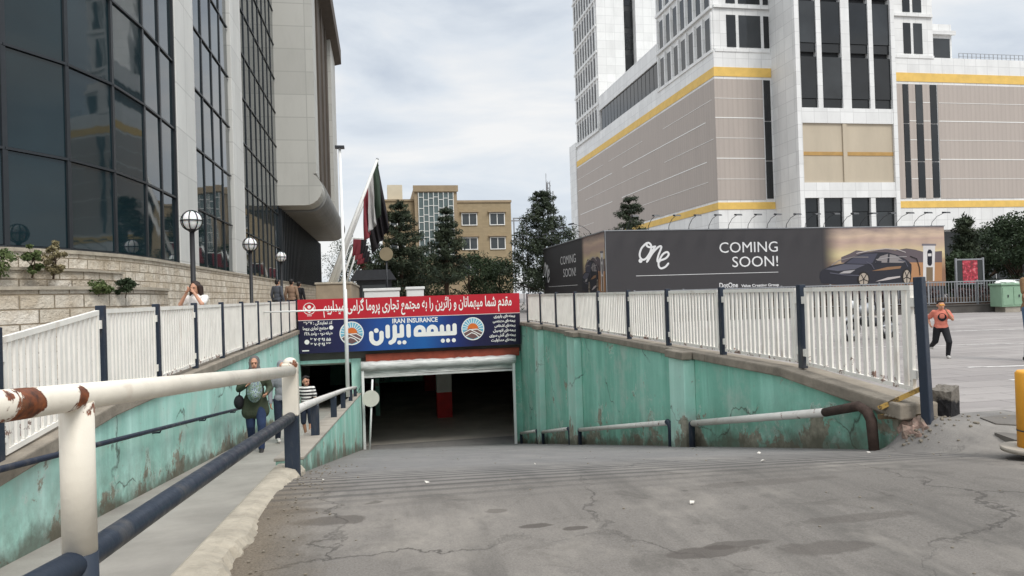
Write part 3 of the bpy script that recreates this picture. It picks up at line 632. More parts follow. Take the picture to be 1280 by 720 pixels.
# shutter roll
sh_m = MT('shutter_metal', .55, .12, .4); yv = sh_m.sep(sh_m.co.outputs['Object'])
sh_m.col(sh_m.ramp(sh_m.noise(sh_m.vec((.6, 1, 9)), 2.4, 7, .7), [(.3, srgb(150, 150, 147)), (.55, srgb(206, 206, 202)), (.75, srgb(228, 228, 225))]))
sh = bpy.data.objects.new('roller_shutter', None); COL.objects.link(sh); sh.parent = ga
rng = random.Random(2)
m = MB(); m.tube([(-.78 + i * (5.62 / 40), 25.72, -1.08 + rng.uniform(-.009, .009)) for i in range(41)], [.165 + rng.uniform(-.02, .02) for _ in range(41)], 20); m.build('shutter_roll', sh_m.m, sh, org)
m = MB()
for k in range(4): m.tube([(-.76, 25.72, -1.24 - k * .055), (4.82, 25.72, -1.22 - k * .05)], .03, 10)
m.box(-.76, 4.82, 25.68, 25.76, -1.49, -1.42); m.build('shutter_slats', sh_m.m, sh, org)
for t in (-.72, 4.76):
    m = MB(); m.box(t - .045, t + .045, 25.66, 25.76, -4.25, -1.02); m.build('guide_rail', M_w2, sh, org)
# interior
m = MB(); m.box(-12, 18, 26.4, 60, -1.02, -.82); m.build('garage_ceiling', M_gceil, ga, org)
m = MB(); m.box(-12, 18, 59.8, 60, -4.5, -1.02); m.build('back_wall', M_gar, ga, org)
m = MB(); m.box(-12, -11.8, 26.4, 59.8, -4.5, -1.02); m.box(17.8, 18, 26.4, 59.8, -4.5, -1.02); m.build('side_walls', M_gar, ga, org)
m = MB(); m.box(-11.8, -3.1, 26.15, 26.4, -4.5, -1.02); m.box(5.1, 17.8, 26.15, 26.4, -4.5, -1.02); m.build('front_wall', M_gar, ga, org)
m = MB(); m.prism_t([(34.3, -4.28), (46, -4.28), (46, -2.9), (34.3, -2.5)], -.4, -.2); m.build('green_parapet', M_grn_r, ga, org)
m = MB(); m.box(-3.0, 2.3, 41.8, 42, -3.6, -2.4); m.build('green_parapet', M_grn_r, ga, org)
for (t, s) in ((2.75, 32.9), (8.5, 32.9), (-4.5, 33), (2.75, 42.5), (8.5, 42.5), (-4.5, 42.5)):
    m = MB(); m.box(t - .34, t + .34, s - .3, s + .3, -3.1, -1.02); c_ = m.build('column', M_gar, ga, org)
    m = MB(); m.box(t - .345, t + .345, s - .305, s + .305, -4.3, -3.1); m.build('red_base', M_redp, c_, org)
m = MB(); m.tube([(-10, 33, -1.35), (17, 33, -1.32)], .05, 8); m.tube([(-10, 34.2, -1.3), (17, 34.2, -1.28)], .035, 8); m.build('service_pipe', M_steel, ga, org)
sheet('garage_floor', [(-12, 18, 27.5, 60), (-12, -.8, 26.2, 27.5), (5.15, 18, 26.2, 27.5)], GFL, simple('garage_floor_concrete', srgb(178, 172, 162), .5, .3, .7))
pf = MB(); pf.add([(-2.92, 26.2, -2.63), (-.8, 26.2, -2.63), (-.8, 40, -3.6), (-2.92, 40, -3.6)], [(0, 1, 2, 3)]); pf.build('path', M_path, kind='structure')
# round mirror on a pole by the shutter
org = (-.5, 25.2, -4.2)
mi = thing('traffic_mirror', 'round white disc on a thin pole at the left shutter rail', 'mirror', org)
m = MB(); m.tube([(-.56, 25.25, -4.2), (-.38, 25.25, -1.5)], .035, 10); m.build('pole', M_w2, mi, org)
m = MB(); m.tube([(-.45, 25.18, -2.16), (-.45, 25.21, -2.16)], [.29, .29], 28); m.build('disc', simple('off_white_disc', srgb(205, 203, 190), .5, .08, 3), mi, org)

# ------------------------------------------------------------------ the insurance banner over the entrance
def shape_fa(txt):
    T = {'آ': 'ﺁﺂ', 'ا': 'ﺍﺎ', 'ئ': 'ﺉﺊﺋﺌ', 'ب': 'ﺏﺐﺑﺒ', 'پ': 'ﭖﭗﭘﭙ', 'ت': 'ﺕﺖﺗﺘ', 'ث': 'ﺙﺚﺛﺜ', 'ج': 'ﺝﺞﺟﺠ', 'چ': 'ﭺﭻﭼﭽ', 'ح': 'ﺡﺢﺣﺤ', 'خ': 'ﺥﺦﺧﺨ',
         'د': 'ﺩﺪ', 'ذ': 'ﺫﺬ', 'ر': 'ﺭﺮ', 'ز': 'ﺯﺰ', 'س': 'ﺱﺲﺳﺴ', 'ش': 'ﺵﺶﺷﺸ', 'ص': 'ﺹﺺﺻﺼ', 'ط': 'ﻁﻂﻃﻄ', 'ع': 'ﻉﻊﻋﻌ', 'ف': 'ﻑﻒﻓﻔ', 'ق': 'ﻕﻖﻗﻘ',
         'ک': 'ﮎﮏﮐﮑ', 'گ': 'ﮒﮓﮔﮕ', 'ل': 'ﻝﻞﻟﻠ', 'م': 'ﻡﻢﻣﻤ', 'ن': 'ﻥﻦﻧﻨ', 'ه': 'ﻩﻪﻫﻬ', 'و': 'ﻭﻮ', 'ی': 'ﯼﯽﯾﯿ'}
    out = []; n = len(txt)
    for i, ch in enumerate(txt):
        if ch == '\u200c': continue
        if ch not in T: out.append(ch); continue
        pv = i > 0 and txt[i - 1] in T and len(T[txt[i - 1]]) == 4
        nx = i + 1 < n and txt[i + 1] in T
        fm = T[ch]
        out.append(fm[3 if pv and nx and len(fm) == 4 else (1 if pv else (2 if nx and len(fm) == 4 else 0))])
    s = ''.join(out)[::-1]
    import re
    return re.sub('[۰-۹0-9]+', lambda q: q.group(0)[::-1], s)
S0 = 25.62
def on_sign(x, y, d): return (x, S0 - d, y)
org = (1.1, 25.7, .4)
sg = thing('banner_sign', 'red and blue insurance banner with Persian lettering over the garage entrance', 'sign', org)
mb_ = MT('banner_blue_print', .5, 0, .4); x_, y_, z_ = mb_.sep(mb_.co.outputs['Object'])
mb_.col(mb_.ramp(mb_.math('DIVIDE', mb_.math('ADD', x_, 4.0), 8.0), [(.0, srgb(26, 22, 50)), (.19, srgb(28, 30, 74)), (.34, srgb(28, 72, 142)), (.55, srgb(24, 92, 160)), (.66, srgb(26, 50, 116)), (.78, srgb(28, 26, 66)), (1, srgb(24, 20, 44))]))
mr_ = simple('banner_red_print', srgb(186, 28, 44), .5, .05, 2)
mw_ = simple('banner_white_print', srgb(238, 236, 230), .5, .03, 3)
mo_ = simple('emblem_orange', srgb(214, 110, 44), .5, .05, 3); ml_ = simple('emblem_blue', srgb(112, 178, 200), .5, .05, 3); mg_ = simple('emblem_brown', srgb(112, 84, 82), .5, .1, 3)
m = MB(); m.box(-2.88, 5.04, S0, S0 + .1, -.52, .632); m.build('blue_panel', mb_.m, sg, org)
m = MB(); m.box(-2.88, 5.04, S0 - .002, S0 + .1, .65, 1.375); m.build('red_panel', mr_, sg, org)
m = MB(); m.box(-2.88, 5.04, S0 - .003, S0 + .1, .633, .649); m.build('white_line', mw_, sg, org)
m = MB(); m.text(shape_fa('مقدم شما میهمانان و زائرین را به مجتمع تجاری پروما گرامی میداریم'), .52, 1.37, .93, on_sign, .006, bold=.009, width=6.75); m.build('welcome_lettering', mw_, sg, org)
m = MB(); m.text('IRAN INSURANCE', .23, 1.18, .43, on_sign, .004, bold=.006, width=1.62); m.build('latin_lettering', mw_, sg, org)
# bold word mark drawn stroke by stroke
q = MB(); a_ = .155; ST_ = lambda p, w_=a_: q.stroke(p, w_, .005, on_sign)
arc = lambda cx, cy, rx, ry, a0, a1, n=10: [(cx + rx * math.cos(R(a0 + (a1 - a0) * i / n)), cy + ry * math.sin(R(a0 + (a1 - a0) * i / n))) for i in range(n + 1)]
ST_([(-.38, .10)] + arc(-.2, -.07, .18, .2, 180, 360) + [(-.02, .10)]); q.disc((-.2, .19), .085, .006, on_sign)
ST_([(.2, .31), (.2, -.03)]); ST_([(.45, .31), (.45, -.06), (.40, -.2), (.29, -.26)]); ST_([(.45, -.02), (.70, -.02), (.70, .31)])
ST_([(.94, .31), (.94, -.03)])
for x in (.60, .78): q.disc((x, -.27), .075, .006, on_sign)
ST_([(1.2, -.01), (1.2, .12)] + arc(1.34, .12, .14, .13, 180, 0, 8) + [(1.48, -.01)]); ST_([(1.2, -.01), (2.6, -.01), (2.6, .27)])
ST_([(1.66, -.01), (1.66, .1)] + arc(1.79, .12, .13, .13, 180, 0, 8) + [(1.92, -.01)]); ST_([(2.14, -.01), (2.14, .24)]); ST_([(2.37, -.01), (2.37, .24)])
for x in (2.16, 2.35, 2.56): q.disc((x, -.27), .075, .006, on_sign)
q.build('word_mark', mw_, sg, org)
for cx, cy in ((-1.06, .13), (3.27, .12)):
    q = MB(); q.disc((cx, cy), .42, .004, on_sign, 0, 36); q.disc((cx, cy), .385, .005, on_sign, 1, 36)
    for k in range(12):
        an = R(180 * k / 11); q.stroke([(cx + .2 * math.cos(an), cy + .2 * math.sin(an)), (cx + .37 * math.cos(an), cy + .37 * math.sin(an))], .022, .006, on_sign, 0)
    q.disc((cx, cy), .2, .0075, on_sign, 2, 24)
    q.add([on_sign(*p, .0085) for p in ((cx - .36, cy - .12), (cx - .12, cy + .02), (cx + .05, cy - .02), (cx + .2, cy + .01), (cx + .36, cy - .12), (cx + .27, cy - .27), (cx, cy - .38), (cx - .27, cy - .27))], [tuple(range(8))[::-1]], 3)
    for p in ([(-.34, -.14), (-.1, -.02), (.1, -.13), (.3, -.24)], [(-.26, -.26), (-.05, -.14), (.1, -.2), (.2, -.3)], [(-.05, -.03), (.16, -.02), (.34, -.13)]):
        q.stroke([(cx + a, cy + b) for a, b in p], .03, .0095, on_sign, 0)
    q.build('sun_emblem', [mw_, ml_, mo_, mg_], sg, org)
q = MB(); cx, cy = -2.49, 1.05
for k in range(24):
    a0, a1 = R(15 * k), R(15 * k + 15); q.stroke([(cx + .2 * math.cos(a0), cy + .2 * math.sin(a0)), (cx + .2 * math.cos(a1), cy + .2 * math.sin(a1))], .022, .005, on_sign)
q.add([on_sign(*p, .005) for p in ((cx - .18, cy + .1), (cx, cy - .1), (cx + .18, cy + .1), (cx + .15, cy - .04), (cx, cy - .16), (cx - .15, cy - .04))], [(0, 5, 4, 1), (1, 4, 3, 2)])
q.disc((cx, cy + .06), .06, .006, on_sign); q.stroke([(cx - .07, cy - .25), (cx + .07, cy - .25)], .02, .005, on_sign); q.build('wing_emblem', mw_, sg, org)
q = MB()
for tx, y, sz, x1, wd in (('کد نمایندگی : ۳۱۰۳۷', .2, .49, -1.72, .98), ('مجتمع تجاری پروما', .2, .31, -1.86, .86), ('طبقه دوم - واحد ۲۴۸', .2, .12, -1.72, .96)):
    q.text(shape_fa(tx), .155, x1, sz, on_sign, .004, 'RIGHT', .004, wd)
q.text('۳ ۷۶۴ ۹۱ ۵۵', .15, -1.78, -.10, on_sign, .004, 'RIGHT', .006, .7); q.text('۳ ۷۶۴ ۹۱ ۳۳', .15, -1.78, -.27, on_sign, .004, 'RIGHT', .006, .7)
q.disc((-1.76, .36), .075, .004, on_sign); q.disc((-2.6, -.12), .085, .004, on_sign)
q.stroke([(-2.75, -.42), (-2.55, -.42)], .04, .004, on_sign); q.build('address_lettering', mw_, sg, org)
q = MB()
for k, tx in enumerate(('بیمه‌های باربری', 'بیمه‌های مهندسی', 'بیمه‌های اشخاص', 'بیمه‌های اتومبیل', 'بیمه‌های آتش سوزی', 'بیمه‌های مسئولیت')):
    q.text(shape_fa(tx), .14, 4.86, .5 - .175 * k, on_sign, .004, 'RIGHT', .005, (.80, .84, .78, .84, .98, .92)[k])
q.build('service_list_lettering', mw_, sg, org)
# white cabinets standing behind the banner
for t0, t1, z1, lab in ((-.62, .70, 1.72, 'long white metal cabinet showing above the red banner'), (.98, 1.62, 1.74, 'short white metal cabinet showing above the red banner, right of the long one')):
    org = ((t0 + t1) / 2, 27.6, 0); cbn = thing('white_cabinet', lab, 'cabinet', org, 'white cabinets behind the banner')
    m = MB(); m.box(t0, t1, 27.2, 28.0, 0, z1 - .1); m.build('body', M_w2, cbn, org, bevel=.01)
    m = MB(); m.box(t0 - .04, t1 + .04, 27.16, 28.04, z1 - .1, z1); m.build('lid', M_w2, cbn, org, bevel=.01)
# tall thin white pole with a side arm
org = (-.92, 18.9, zlow(18.9)); tp = thing('camera_mast', 'tall thin white pole with a flat black cap in front of the banner', 'pole', org)
m = MB(); m.tube([(-.92, 18.9, -1.2), (-.92, 18.9, 1.6), (-.93, 18.9, 1.62), (-.95, 18.9, 5.3)], [.05, .05, .04, .034], 14); m.build('shaft', M_w2, tp, org)
m = MB(); m.box(-1.07, -.83, 18.8, 19.0, 5.3, 5.36); m.build('cap', M_dark, tp, org)
m = MB(); m.tube([(-.92, 18.9, 1.08), (-2.98, 18.9, 1.08)], .022, 8); m.build('side_arm', M_w2, tp, org)
# ------------------------------------------------------------------ glazing helper: the panes that show largest become parts, the rest one stuff part
def finish_panes(panes, mats, parent, org, name='window', limit=96):
    rq = random.Random(17); mats = mats if isinstance(mats, list) else [mats]
    panes.sort(key=lambda p: -p[0])
    for a, mb in panes[:limit]: mb.build(name, rq.choice(mats), parent, org)
    if panes[limit:]:
        r = MB()
        for a, mb in panes[limit:]:
            b = len(r.v); r.v += mb.v
            for f, mm, s_ in zip(mb.f, mb.m, mb.sm): r.face([b + i for i in f], mm, s_)
        r.build(name, mats[0], parent, org, kind='stuff')
def glass(name, c, rough=.04, refl=.5):
    M = MT(name, rough, 0, refl); v = M.vec()
    M.col(M.ramp(M.noise(v, .35, 3), [(.3, sc4(c, .7)), (.7, sc4(c, 1.3))]))
    M.b.inputs['Coat Weight'].default_value = .1; M.b.inputs['Coat Roughness'].default_value = .03
    n_ = M.noise(v, .9, 2); M.bump(n_, .05, .05)
    return M.m
G_teal = glass('teal_tinted_glass', (.009, .021, .026, 1), .03, .45)
G_dark = glass('dark_tinted_glass', (.012, .014, .016, 1), .05, .5)
G_dark2 = glass('smoky_glass', (.03, .034, .037, 1), .07, .5)
G_gray = glass('grey_glass', (.05, .06, .065, 1), .08, .5)
# ------------------------------------------------------------------ glass office block on the left
FP = [(-11.6, 13.0), (-10.3, 13.05), (-9.05, 13.35), (-7.95, 13.98), (-6.97, 14.9), (-6.32, 16.05), (-5.92, 17.45), (-5.77, 19.15), (-5.76, 20.45), (-5.76, 21.75)]
ZL = [2.55, 4.43, 6.42, 8.38, 10.4, 12.4, 14.4, 16.4, 18.4, 20.4, 22.4]
org = (-8, 25, 0)
ob = thing('office_building', 'dark glass office block with pale stone columns on the left', 'building', org)
clad = MT('stone_cladding', .55, 0, .4)
def cladmat(name, c, bw, rh, mort=.012, rgh=.55, uvax='yz'):
    M = MT(name, rgh, 0, .4); o_ = M.sep(M.co.outputs['Object']); cb_ = M.n('ShaderNodeCombineXYZ')
    if uvax == 'sum': M.l(M.math('ADD', o_[0], o_[1]), cb_.inputs[0])
    else: M.l(o_[0 if uvax[0] == 'x' else 1], cb_.inputs[0])
    M.l(o_[2], cb_.inputs[1])
    br = M.n('ShaderNodeTexBrick'); br.offset = 0; br.inputs['Scale'].default_value = 1; br.inputs['Brick Width'].default_value = bw; br.inputs['Row Height'].default_value = rh
    br.inputs['Mortar Size'].default_value = mort; br.inputs['Color1'].default_value = sc4(c, .92); br.inputs['Color2'].default_value = sc4(c, 1.05); br.inputs['Mortar'].default_value = sc4(c, .76)
    M.l(cb_.outputs[0], br.inputs['Vector'])
    c0 = M.mix(M.ramp(M.noise(M.vec((1, 1, .3)), .8, 6, .65), [(.45, 0.0), (.75, .35)]), br.outputs['Color'], sc4(c, .62))
    M.col(c0); return M.m
C_col = cladmat('pale_column_stone', srgb(206, 206, 201), 1.1, 1.3, .02)
C_mass = cladmat('grey_stone_panels', srgb(188, 187, 180), 2.2, 1.35, .025, uvax='sum')
C_brown = simple('brown_recess', srgb(84, 76, 68), .8, .2, 1.0)
M_mul = simple('dark_mullion', srgb(40, 44, 48), .4, .15, 4)
panes = []; rng = random.Random(21); fr_ = MB()
def facade(p, q, zs, inset=.0, tilt=.006, mull=.045):
    p = Vector((p[0], p[1], 0)); q = Vector((q[0], q[1], 0)); d = (q - p).normalized(); nrm = Vector((d.y, -d.x, 0))  # outward (+t side)
    mid = (p + q) / 2; dist = max((mid - Vector((0, 0, 0))).length, 5); ln = (q - p).length
    for z0, z1 in zip(zs[:-1], zs[1:]):
        mb = MB(); a = rng.uniform(-tilt, tilt); b = rng.uniform(-tilt, tilt)
        def pt(u, z, off): return p + d * u + nrm * (off + a * (u - ln / 2) + b * (z - (z0 + z1) / 2)) + Vector((0, 0, z))
        u0, u1 = mull / 2, ln - mull / 2
        V = [pt(u0, z0 + .04, 0), pt(u1, z0 + .04, 0), pt(u1, z1 - .04, 0), pt(u0, z1 - .04, 0)]
        V += [v - nrm * .03 for v in V]
        mb.add(V, [(0, 1, 2, 3), (7, 6, 5, 4), (0, 4, 5, 1), (1, 5, 6, 2), (2, 6, 7, 3), (3, 7, 4, 0)])
        panes.append((ln * (z1 - z0) / dist ** 2 * (1 if z1 < 15 else .3), mb))
    for z in zs: fr_.bar(p + Vector((0, 0, z)) + nrm * .01, q + Vector((0, 0, z)) + nrm * .01, .08, .052)
    fr_.bar(p + Vector((0, 0, zs[0])) + nrm * .015, p + Vector((0, 0, zs[-1])) + nrm * .015, mull, .1, up=tuple(d))
    return d, nrm
for p, q in zip(FP[:-1], FP[1:]): facade(p, q, ZL)
fr_.bar((-5.755, 21.75, 2.55), (-5.755, 21.75, 22.4), .13, .13)
sec2 = [23.95 + (29.75 - 23.95) * k / 4 for k in range(5)]
for a, b in zip(sec2[:-1], sec2[1:]): facade((-5.8, a), (-5.8, b), ZL[:])
sec3 = [32.05 + 1.37 * k for k in range(9)]
for a, b in zip(sec3[:-1], sec3[1:]): facade((-5.8, a), (-5.8, b), ZL[:])
sec4 = [43.0 + 1.6 * k for k in range(17)]
for a, b in zip(sec4[:-1], sec4[1:]): facade((-5.8, a), (-5.8, b), [2.55, 4.43, 6.85])
fr_.build('mullion_grid', M_mul, ob, org)
finish_panes(panes, G_teal, ob, org)
for s0, s1 in ((21.78, 23.9), (29.8, 32.0)):
    m = MB(); m.box(-6.2, -5.66, s0, s1, 0, 24); m.build('column', C_col, ob, org, bevel=.02)
m = MB(); m.box(-6.2, -5.85, 43.0, 71, 1.0, 2.5)
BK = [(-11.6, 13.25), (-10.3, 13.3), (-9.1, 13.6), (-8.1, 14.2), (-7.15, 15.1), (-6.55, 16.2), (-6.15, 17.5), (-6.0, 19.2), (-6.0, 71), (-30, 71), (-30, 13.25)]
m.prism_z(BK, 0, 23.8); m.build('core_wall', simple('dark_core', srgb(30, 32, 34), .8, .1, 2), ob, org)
# projecting stone mass with rounded underside
arc_ = [(-4.25 + 1.0 * math.cos(R(a)), 7.95 + 1.0 * math.sin(R(a))) for a in range(60, -91, -15)]
prof = [(-5.86, 34), (-3.55, 34), (-3.55, 8.85)] + arc_ + [(-5.86, 6.95)]
m = MB(); m.prism_s(prof, 43.0, 45.2); m.build('stone_pier', C_mass, ob, org)
prof2 = [(-5.86, 34), (-4.7, 34), (-4.7, 8.86)] + arc_ + [(-5.86, 6.95)]
M_bull = simple('grey_bullnose', srgb(128, 128, 126), .6, .15, .8)
m = MB(); m.prism_s([(-3.82, 34), (-3.82, 9.0), (-5.86, 9.0), (-5.86, 34)], 45.21, 60.0); m.build('recess_wall', C_brown, ob, org)
ARC2 = [(-4.25 + 1.12 * math.cos(R(a)), 7.9 + 1.1 * math.sin(R(a))) for a in range(75, -91, -11)]
m = MB(); m.prism_s([(-3.83, 8.98)] + ARC2 + [(-5.86, 6.8), (-5.86, 8.98)], 45.21, 68); m.build('bullnose_beam', M_bull, ob, org, smooth=False)
m = MB(); m.box(-5.86, -3.55, 60.01, 66, 9.0, 34); m.build('stone_pier', C_mass, ob, org)
m = MB(); m.prism_s([(-5.0, 22.6), (-3.0, 23.1), (-3.0, 24.4), (-5.0, 24.4)], 45.25, 66.8); m.build('cornice', C_brown, ob, org)
for s in (49, 53, 57):
    m = MB(); m.box(-3.85, -3.7, s - .15, s + .15, 9.01, 22.6); m.build('recess_fin', C_brown, ob, org)
m = MB()
for k in range(36): m.box(-5.8, -5.62, 43.4 + .78 * k, 43.52 + .78 * k, 2.56, 6.8)
m.build('fin', M_mul, ob, org)

# ------------------------------------------------------------------ stone retaining wall with stepped planters
M_stone = MT('rough_stone_blocks', .85, 0, .25)
def stone_mat():
    M = M_stone; mp_ = M.vec(src='UV')
    br = M.n('ShaderNodeTexBrick'); br.inputs['Scale'].default_value = 1; br.inputs['Brick Width'].default_value = .52; br.inputs['Row Height'].default_value = .215
    br.inputs['Mortar Size'].default_value = .012; br.inputs['Mortar Smooth'].default_value = .4; br.inputs['Bias'].default_value = -.1
    br.inputs['Color1'].default_value = srgb(232, 222, 204); br.inputs['Color2'].default_value = srgb(244, 236, 222); br.inputs['Mortar'].default_value = srgb(150, 136, 116)
    M.l(mp_, br.inputs['Vector'])
    v = M.vec(); nz = M.noise(v, 9, 7, .7)
    c0 = M.mix(M.ramp(nz, [(.45, 0.0), (.72, .5)]), br.outputs['Color'], srgb(190, 172, 146))
    c0 = M.mix(M.ramp(M.noise(v, .9, 6, .65), [(.5, 0.0), (.75, .5)]), c0, srgb(168, 150, 124))
    c0 = M.mix(M.ramp(M.noise(M.vec((1.2, 1.2, .3)), 1.5, 7, .7), [(.56, 0.0), (.74, .55)]), c0, srgb(104, 88, 70))
    blk = M.n('ShaderNodeTexNoise'); blk.inputs['Scale'].default_value = 1.9; blk.inputs['Detail'].default_value = 1; M.l(mp_, blk.inputs['Vector'])
    c0 = M.mix(M.ramp(blk.outputs['Fac'], [(.4, 0.0), (.62, .5)]), c0, srgb(184, 166, 140))
    big = M.noise(v, 3.4, 4, .6)
    M.col(c0); M.bump(M.math('ADD', M.math('MULTIPLY', br.outputs['Fac'], -1.6), M.math('ADD', M.math('MULTIPLY', nz, 1.4), M.math('MULTIPLY', big, 1.2))), 1.0, .07)
stone_mat()
def offs(path, d):
    out = []
    for i, p in enumerate(path):
        a = Vector(path[max(i - 1, 0)]); b = Vector(path[min(i + 1, len(path) - 1)]); t = (b - a).normalized()
        out.append((p[0] + t.y * d[i], p[1] - t.x * d[i]))
    return out
WP = FP[:-1] + [(-5.76, 24), (-5.76, 32), (-5.76, 45), (-5.76, 60), (-5.76, 74)]
def path_wall(path, z0, z1, th, name, parent, org, cap=None, zf=None, us=1.0, u0=0, mat=None):
    m = MB(); m.uv = []; u = 0; n = len(path); back = offs(path, [-th] * n)
    # subdivide for smoother curve
    for i in range(n):
        if i: u += (Vector(path[i]) - Vector(path[i - 1])).length
        zt = zf(i) if zf else z1
        m.v += [(path[i][0], path[i][1], z0), (path[i][0], path[i][1], zt), (back[i][0], back[i][1], zt), (back[i][0], back[i][1], z0)]
        m.uv += [(u * us + u0, z0 * us), (u * us + u0, zt * us), (u * us + u0, (zt + th) * us), (u * us + u0, z0 * us)]
    for i in range(n - 1):
        a = i * 4
        m.face((a, a + 4, a + 5, a + 1)); m.face((a + 1, a + 5, a + 6, a + 2)); m.face((a + 2, a + 6, a + 7, a + 3))
    m.face((0, 1, 2, 3)); m.face([4 * n - 4 + k for k in (3, 2, 1, 0)])
    return m.build(name, mat or M_stone.m, parent, org)
org = (-5.6, 16, 0)
sw = thing('stone_wall', 'rough beige stone block wall stepping up to the glass facade', 'wall', org)
path_wall(offs(WP, [.12] * len(WP)), -.1, 2.53, .3, 'upper_wall', sw, org)
LP = FP[1:8] + [(-5.76, 20.2)]
path_wall(offs(LP, [1.05, 1.05, 1.0, .95, .85, .65, .4, .16]), -.1, 1.70, .22, 'lower_planter', sw, org, us=.8, u0=.2)
path_wall(offs(LP, [1.11, 1.11, 1.06, 1.01, .91, .71, .46, .2]), 1.701, 1.765, .3, 'lower_cap', sw, org, mat=M_curb)
path_wall(offs(WP, [.155] * len(WP)), 2.46, 2.535, .05, 'upper_cap', sw, org, mat=M_curb)
LP2 = FP[1:7]
path_wall(offs(LP2, [.6, .6, .58, .55, .4, .15]), 1.4, 2.08, .2, 'middle_planter', sw, org, us=.9, u0=.37)
path_wall(offs(LP2, [.65, .65, .63, .6, .45, .2]), 2.081, 2.13, .26, 'middle_cap', sw, org, mat=M_curb)
soil = simple('planter_soil', srgb(96, 80, 62), .95, .3, 8)
sp_ = offs(LP, [.95, .95, .9, .85, .75, .55, .35, .13]) + offs(LP, [.1] * 8)[::-1]
m = MB(); m.prism_z(sp_, 1.3, 1.66); m.build('soil', soil, sw, org)
sp_ = offs(LP2, [.45, .45, .43, .4, .3, .12]) + offs(LP2, [.1] * 6)[::-1]
m = MB(); m.prism_z(sp_, 1.7, 2.05); m.build('soil', soil, sw, org)
m = MB(); m.box(-5.6, -3.2, 25.5, 75, .0, .46); m.box(-5.6, -3.2, 24.9, 25.5, 0, .3); m.box(-5.6, -3.2, 24.3, 24.9, 0, .15)
m.build('stone_steps', M_stone.m, sw, org)
# lamps along the walkway
def lamp(k, t, s, lab):
    org = (t, s, 0); lp = thing('street_lamp', lab, 'lamp', org, 'globe lamps along the stone wall')
    m = MB(); m.tube([(t, s, 0), (t, s, .5), (t, s, .52), (t, s, 2.86)], [.075, .075, .055, .048], 14); m.build('pole', M_black, lp, org)
    m = MB(); m.ellipsoid((t, s, 3.07), .2, .2, .2, 24, 16); g_ = m.build('globe', M_globe, lp, org)
    m = MB(); rr = .212
    for q in range(4):
        an = math.pi * q / 4; m.tube([(t + rr * math.cos(x) * math.cos(an), s + rr * math.cos(x) * math.sin(an), 3.07 + rr * math.sin(x)) for x in [2 * math.pi * i / 28 for i in range(29)]], .011, 6, caps=False)
    for zz in (0, ): m.tube([(t + rr * math.cos(x), s + rr * math.sin(x), 3.07 + zz) for x in [2 * math.pi * i / 28 for i in range(29)]], .014, 6, caps=False)
    m.tube([(t, s, 2.84), (t, s, 2.9)], [.06, .1], 14); m.build('cage', M_black, lp, org)
gm_ = MT('milk_glass', .25, 0, .5); gm_.col(srgb(236, 236, 234)); gm_.b.inputs['Subsurface Weight'].default_value = .2; M_globe = gm_.m
lamp(0, -3.8, 15.5, 'nearest black globe lamp, before the first pale column')
lamp(1, -3.8, 22.1, 'middle one of the three black globe lamps by the stone wall')
lamp(2, -3.8, 28.7, 'farthest and smallest black globe lamp by the stone wall')
# ------------------------------------------------------------------ white and beige mall with tower on the right
T0, SF = 38.08, 74.4
org = (45, 75, 0)
ml = thing('shopping_mall', 'white and beige mall with yellow bands and a tall white tower', 'building', org)
C_wh = cladmat('white_mall_panels', srgb(228, 228, 226), 1.6, 1.45, .03, uvax='sum')
def beige_mat():
    M = MT('beige_ribbed_panels', .7, 0, .3); o_ = M.sep(M.co.outputs['Object']); u = M.math('ADD', o_[0], o_[1])
    rib = M.math('SINE', M.math('MULTIPLY', u, 2 * math.pi / .62))
    c0 = M.mix(M.ramp(rib, [(.3, 0.0), (.9, .22)]), srgb(178, 168, 160), srgb(150, 141, 133))
    cb_ = M.n('ShaderNodeCombineXYZ'); M.l(u, cb_.inputs[0]); M.l(M.math('MULTIPLY', o_[2], .1), cb_.inputs[1])
    c0 = M.mix(M.ramp(M.noise(cb_.outputs[0], .9, 6, .65), [(.42, 0.0), (.7, .45)]), c0, srgb(164, 155, 148))
    M.col(c0); M.bump(rib, .15, .03); return M.m
C_be = beige_mat()
C_beflat = simple('beige_panel', srgb(186, 174, 154), .7, .1, .5, stretch=(1, 1, .3))
C_ye = simple('ochre_band', srgb(224, 186, 100), .6, .12, 1.2)
C_ye2 = simple('dull_ochre', srgb(176, 140, 84), .7, .15, 1.5)
def wallbox(name, t0, t1, s0, s1, z0, z1, mat, bevel=0):
    m = MB(); m.box(t0, t1, s0, s1, z0, z1); return m.build(name, mat, ml, org, bevel=bevel)
# podium
wallbox('podium_wall', T0, 104, SF, 134, 7.5, 28.45, C_wh)
wallbox('podium_wall', T0 + .6, 103, SF + .8, 133.5, 0, 7.5, C_wh)
B0 = 10.25
for nm, z0, z1, d, mat in (('upper_band', 25.45, 26.5, .06, C_ye), ('lower_band', 10.2, 11.0, .06, C_ye)):
    wallbox(nm, T0 - d, T0 - .001, SF - d, 131.5, z0, z1, mat); wallbox(nm, T0, 45.15, SF - d, SF - .001, z0, z1, mat); wallbox(nm, 57.7, 104, SF - d, SF - .001, z0, z1, mat)
wallbox('beige_field', T0 - .05, T0 - .001, SF - .05, 131.5, 11.3, 25.15, C_be); wallbox('beige_field', T0, 44.0, SF - .05, SF - .001, 11.3, 25.15, C_be); wallbox('beige_field', 67.2, 104, SF - .05, SF - .001, 11.3, 25.15, C_be)
m = MB(); rng = random.Random(4)
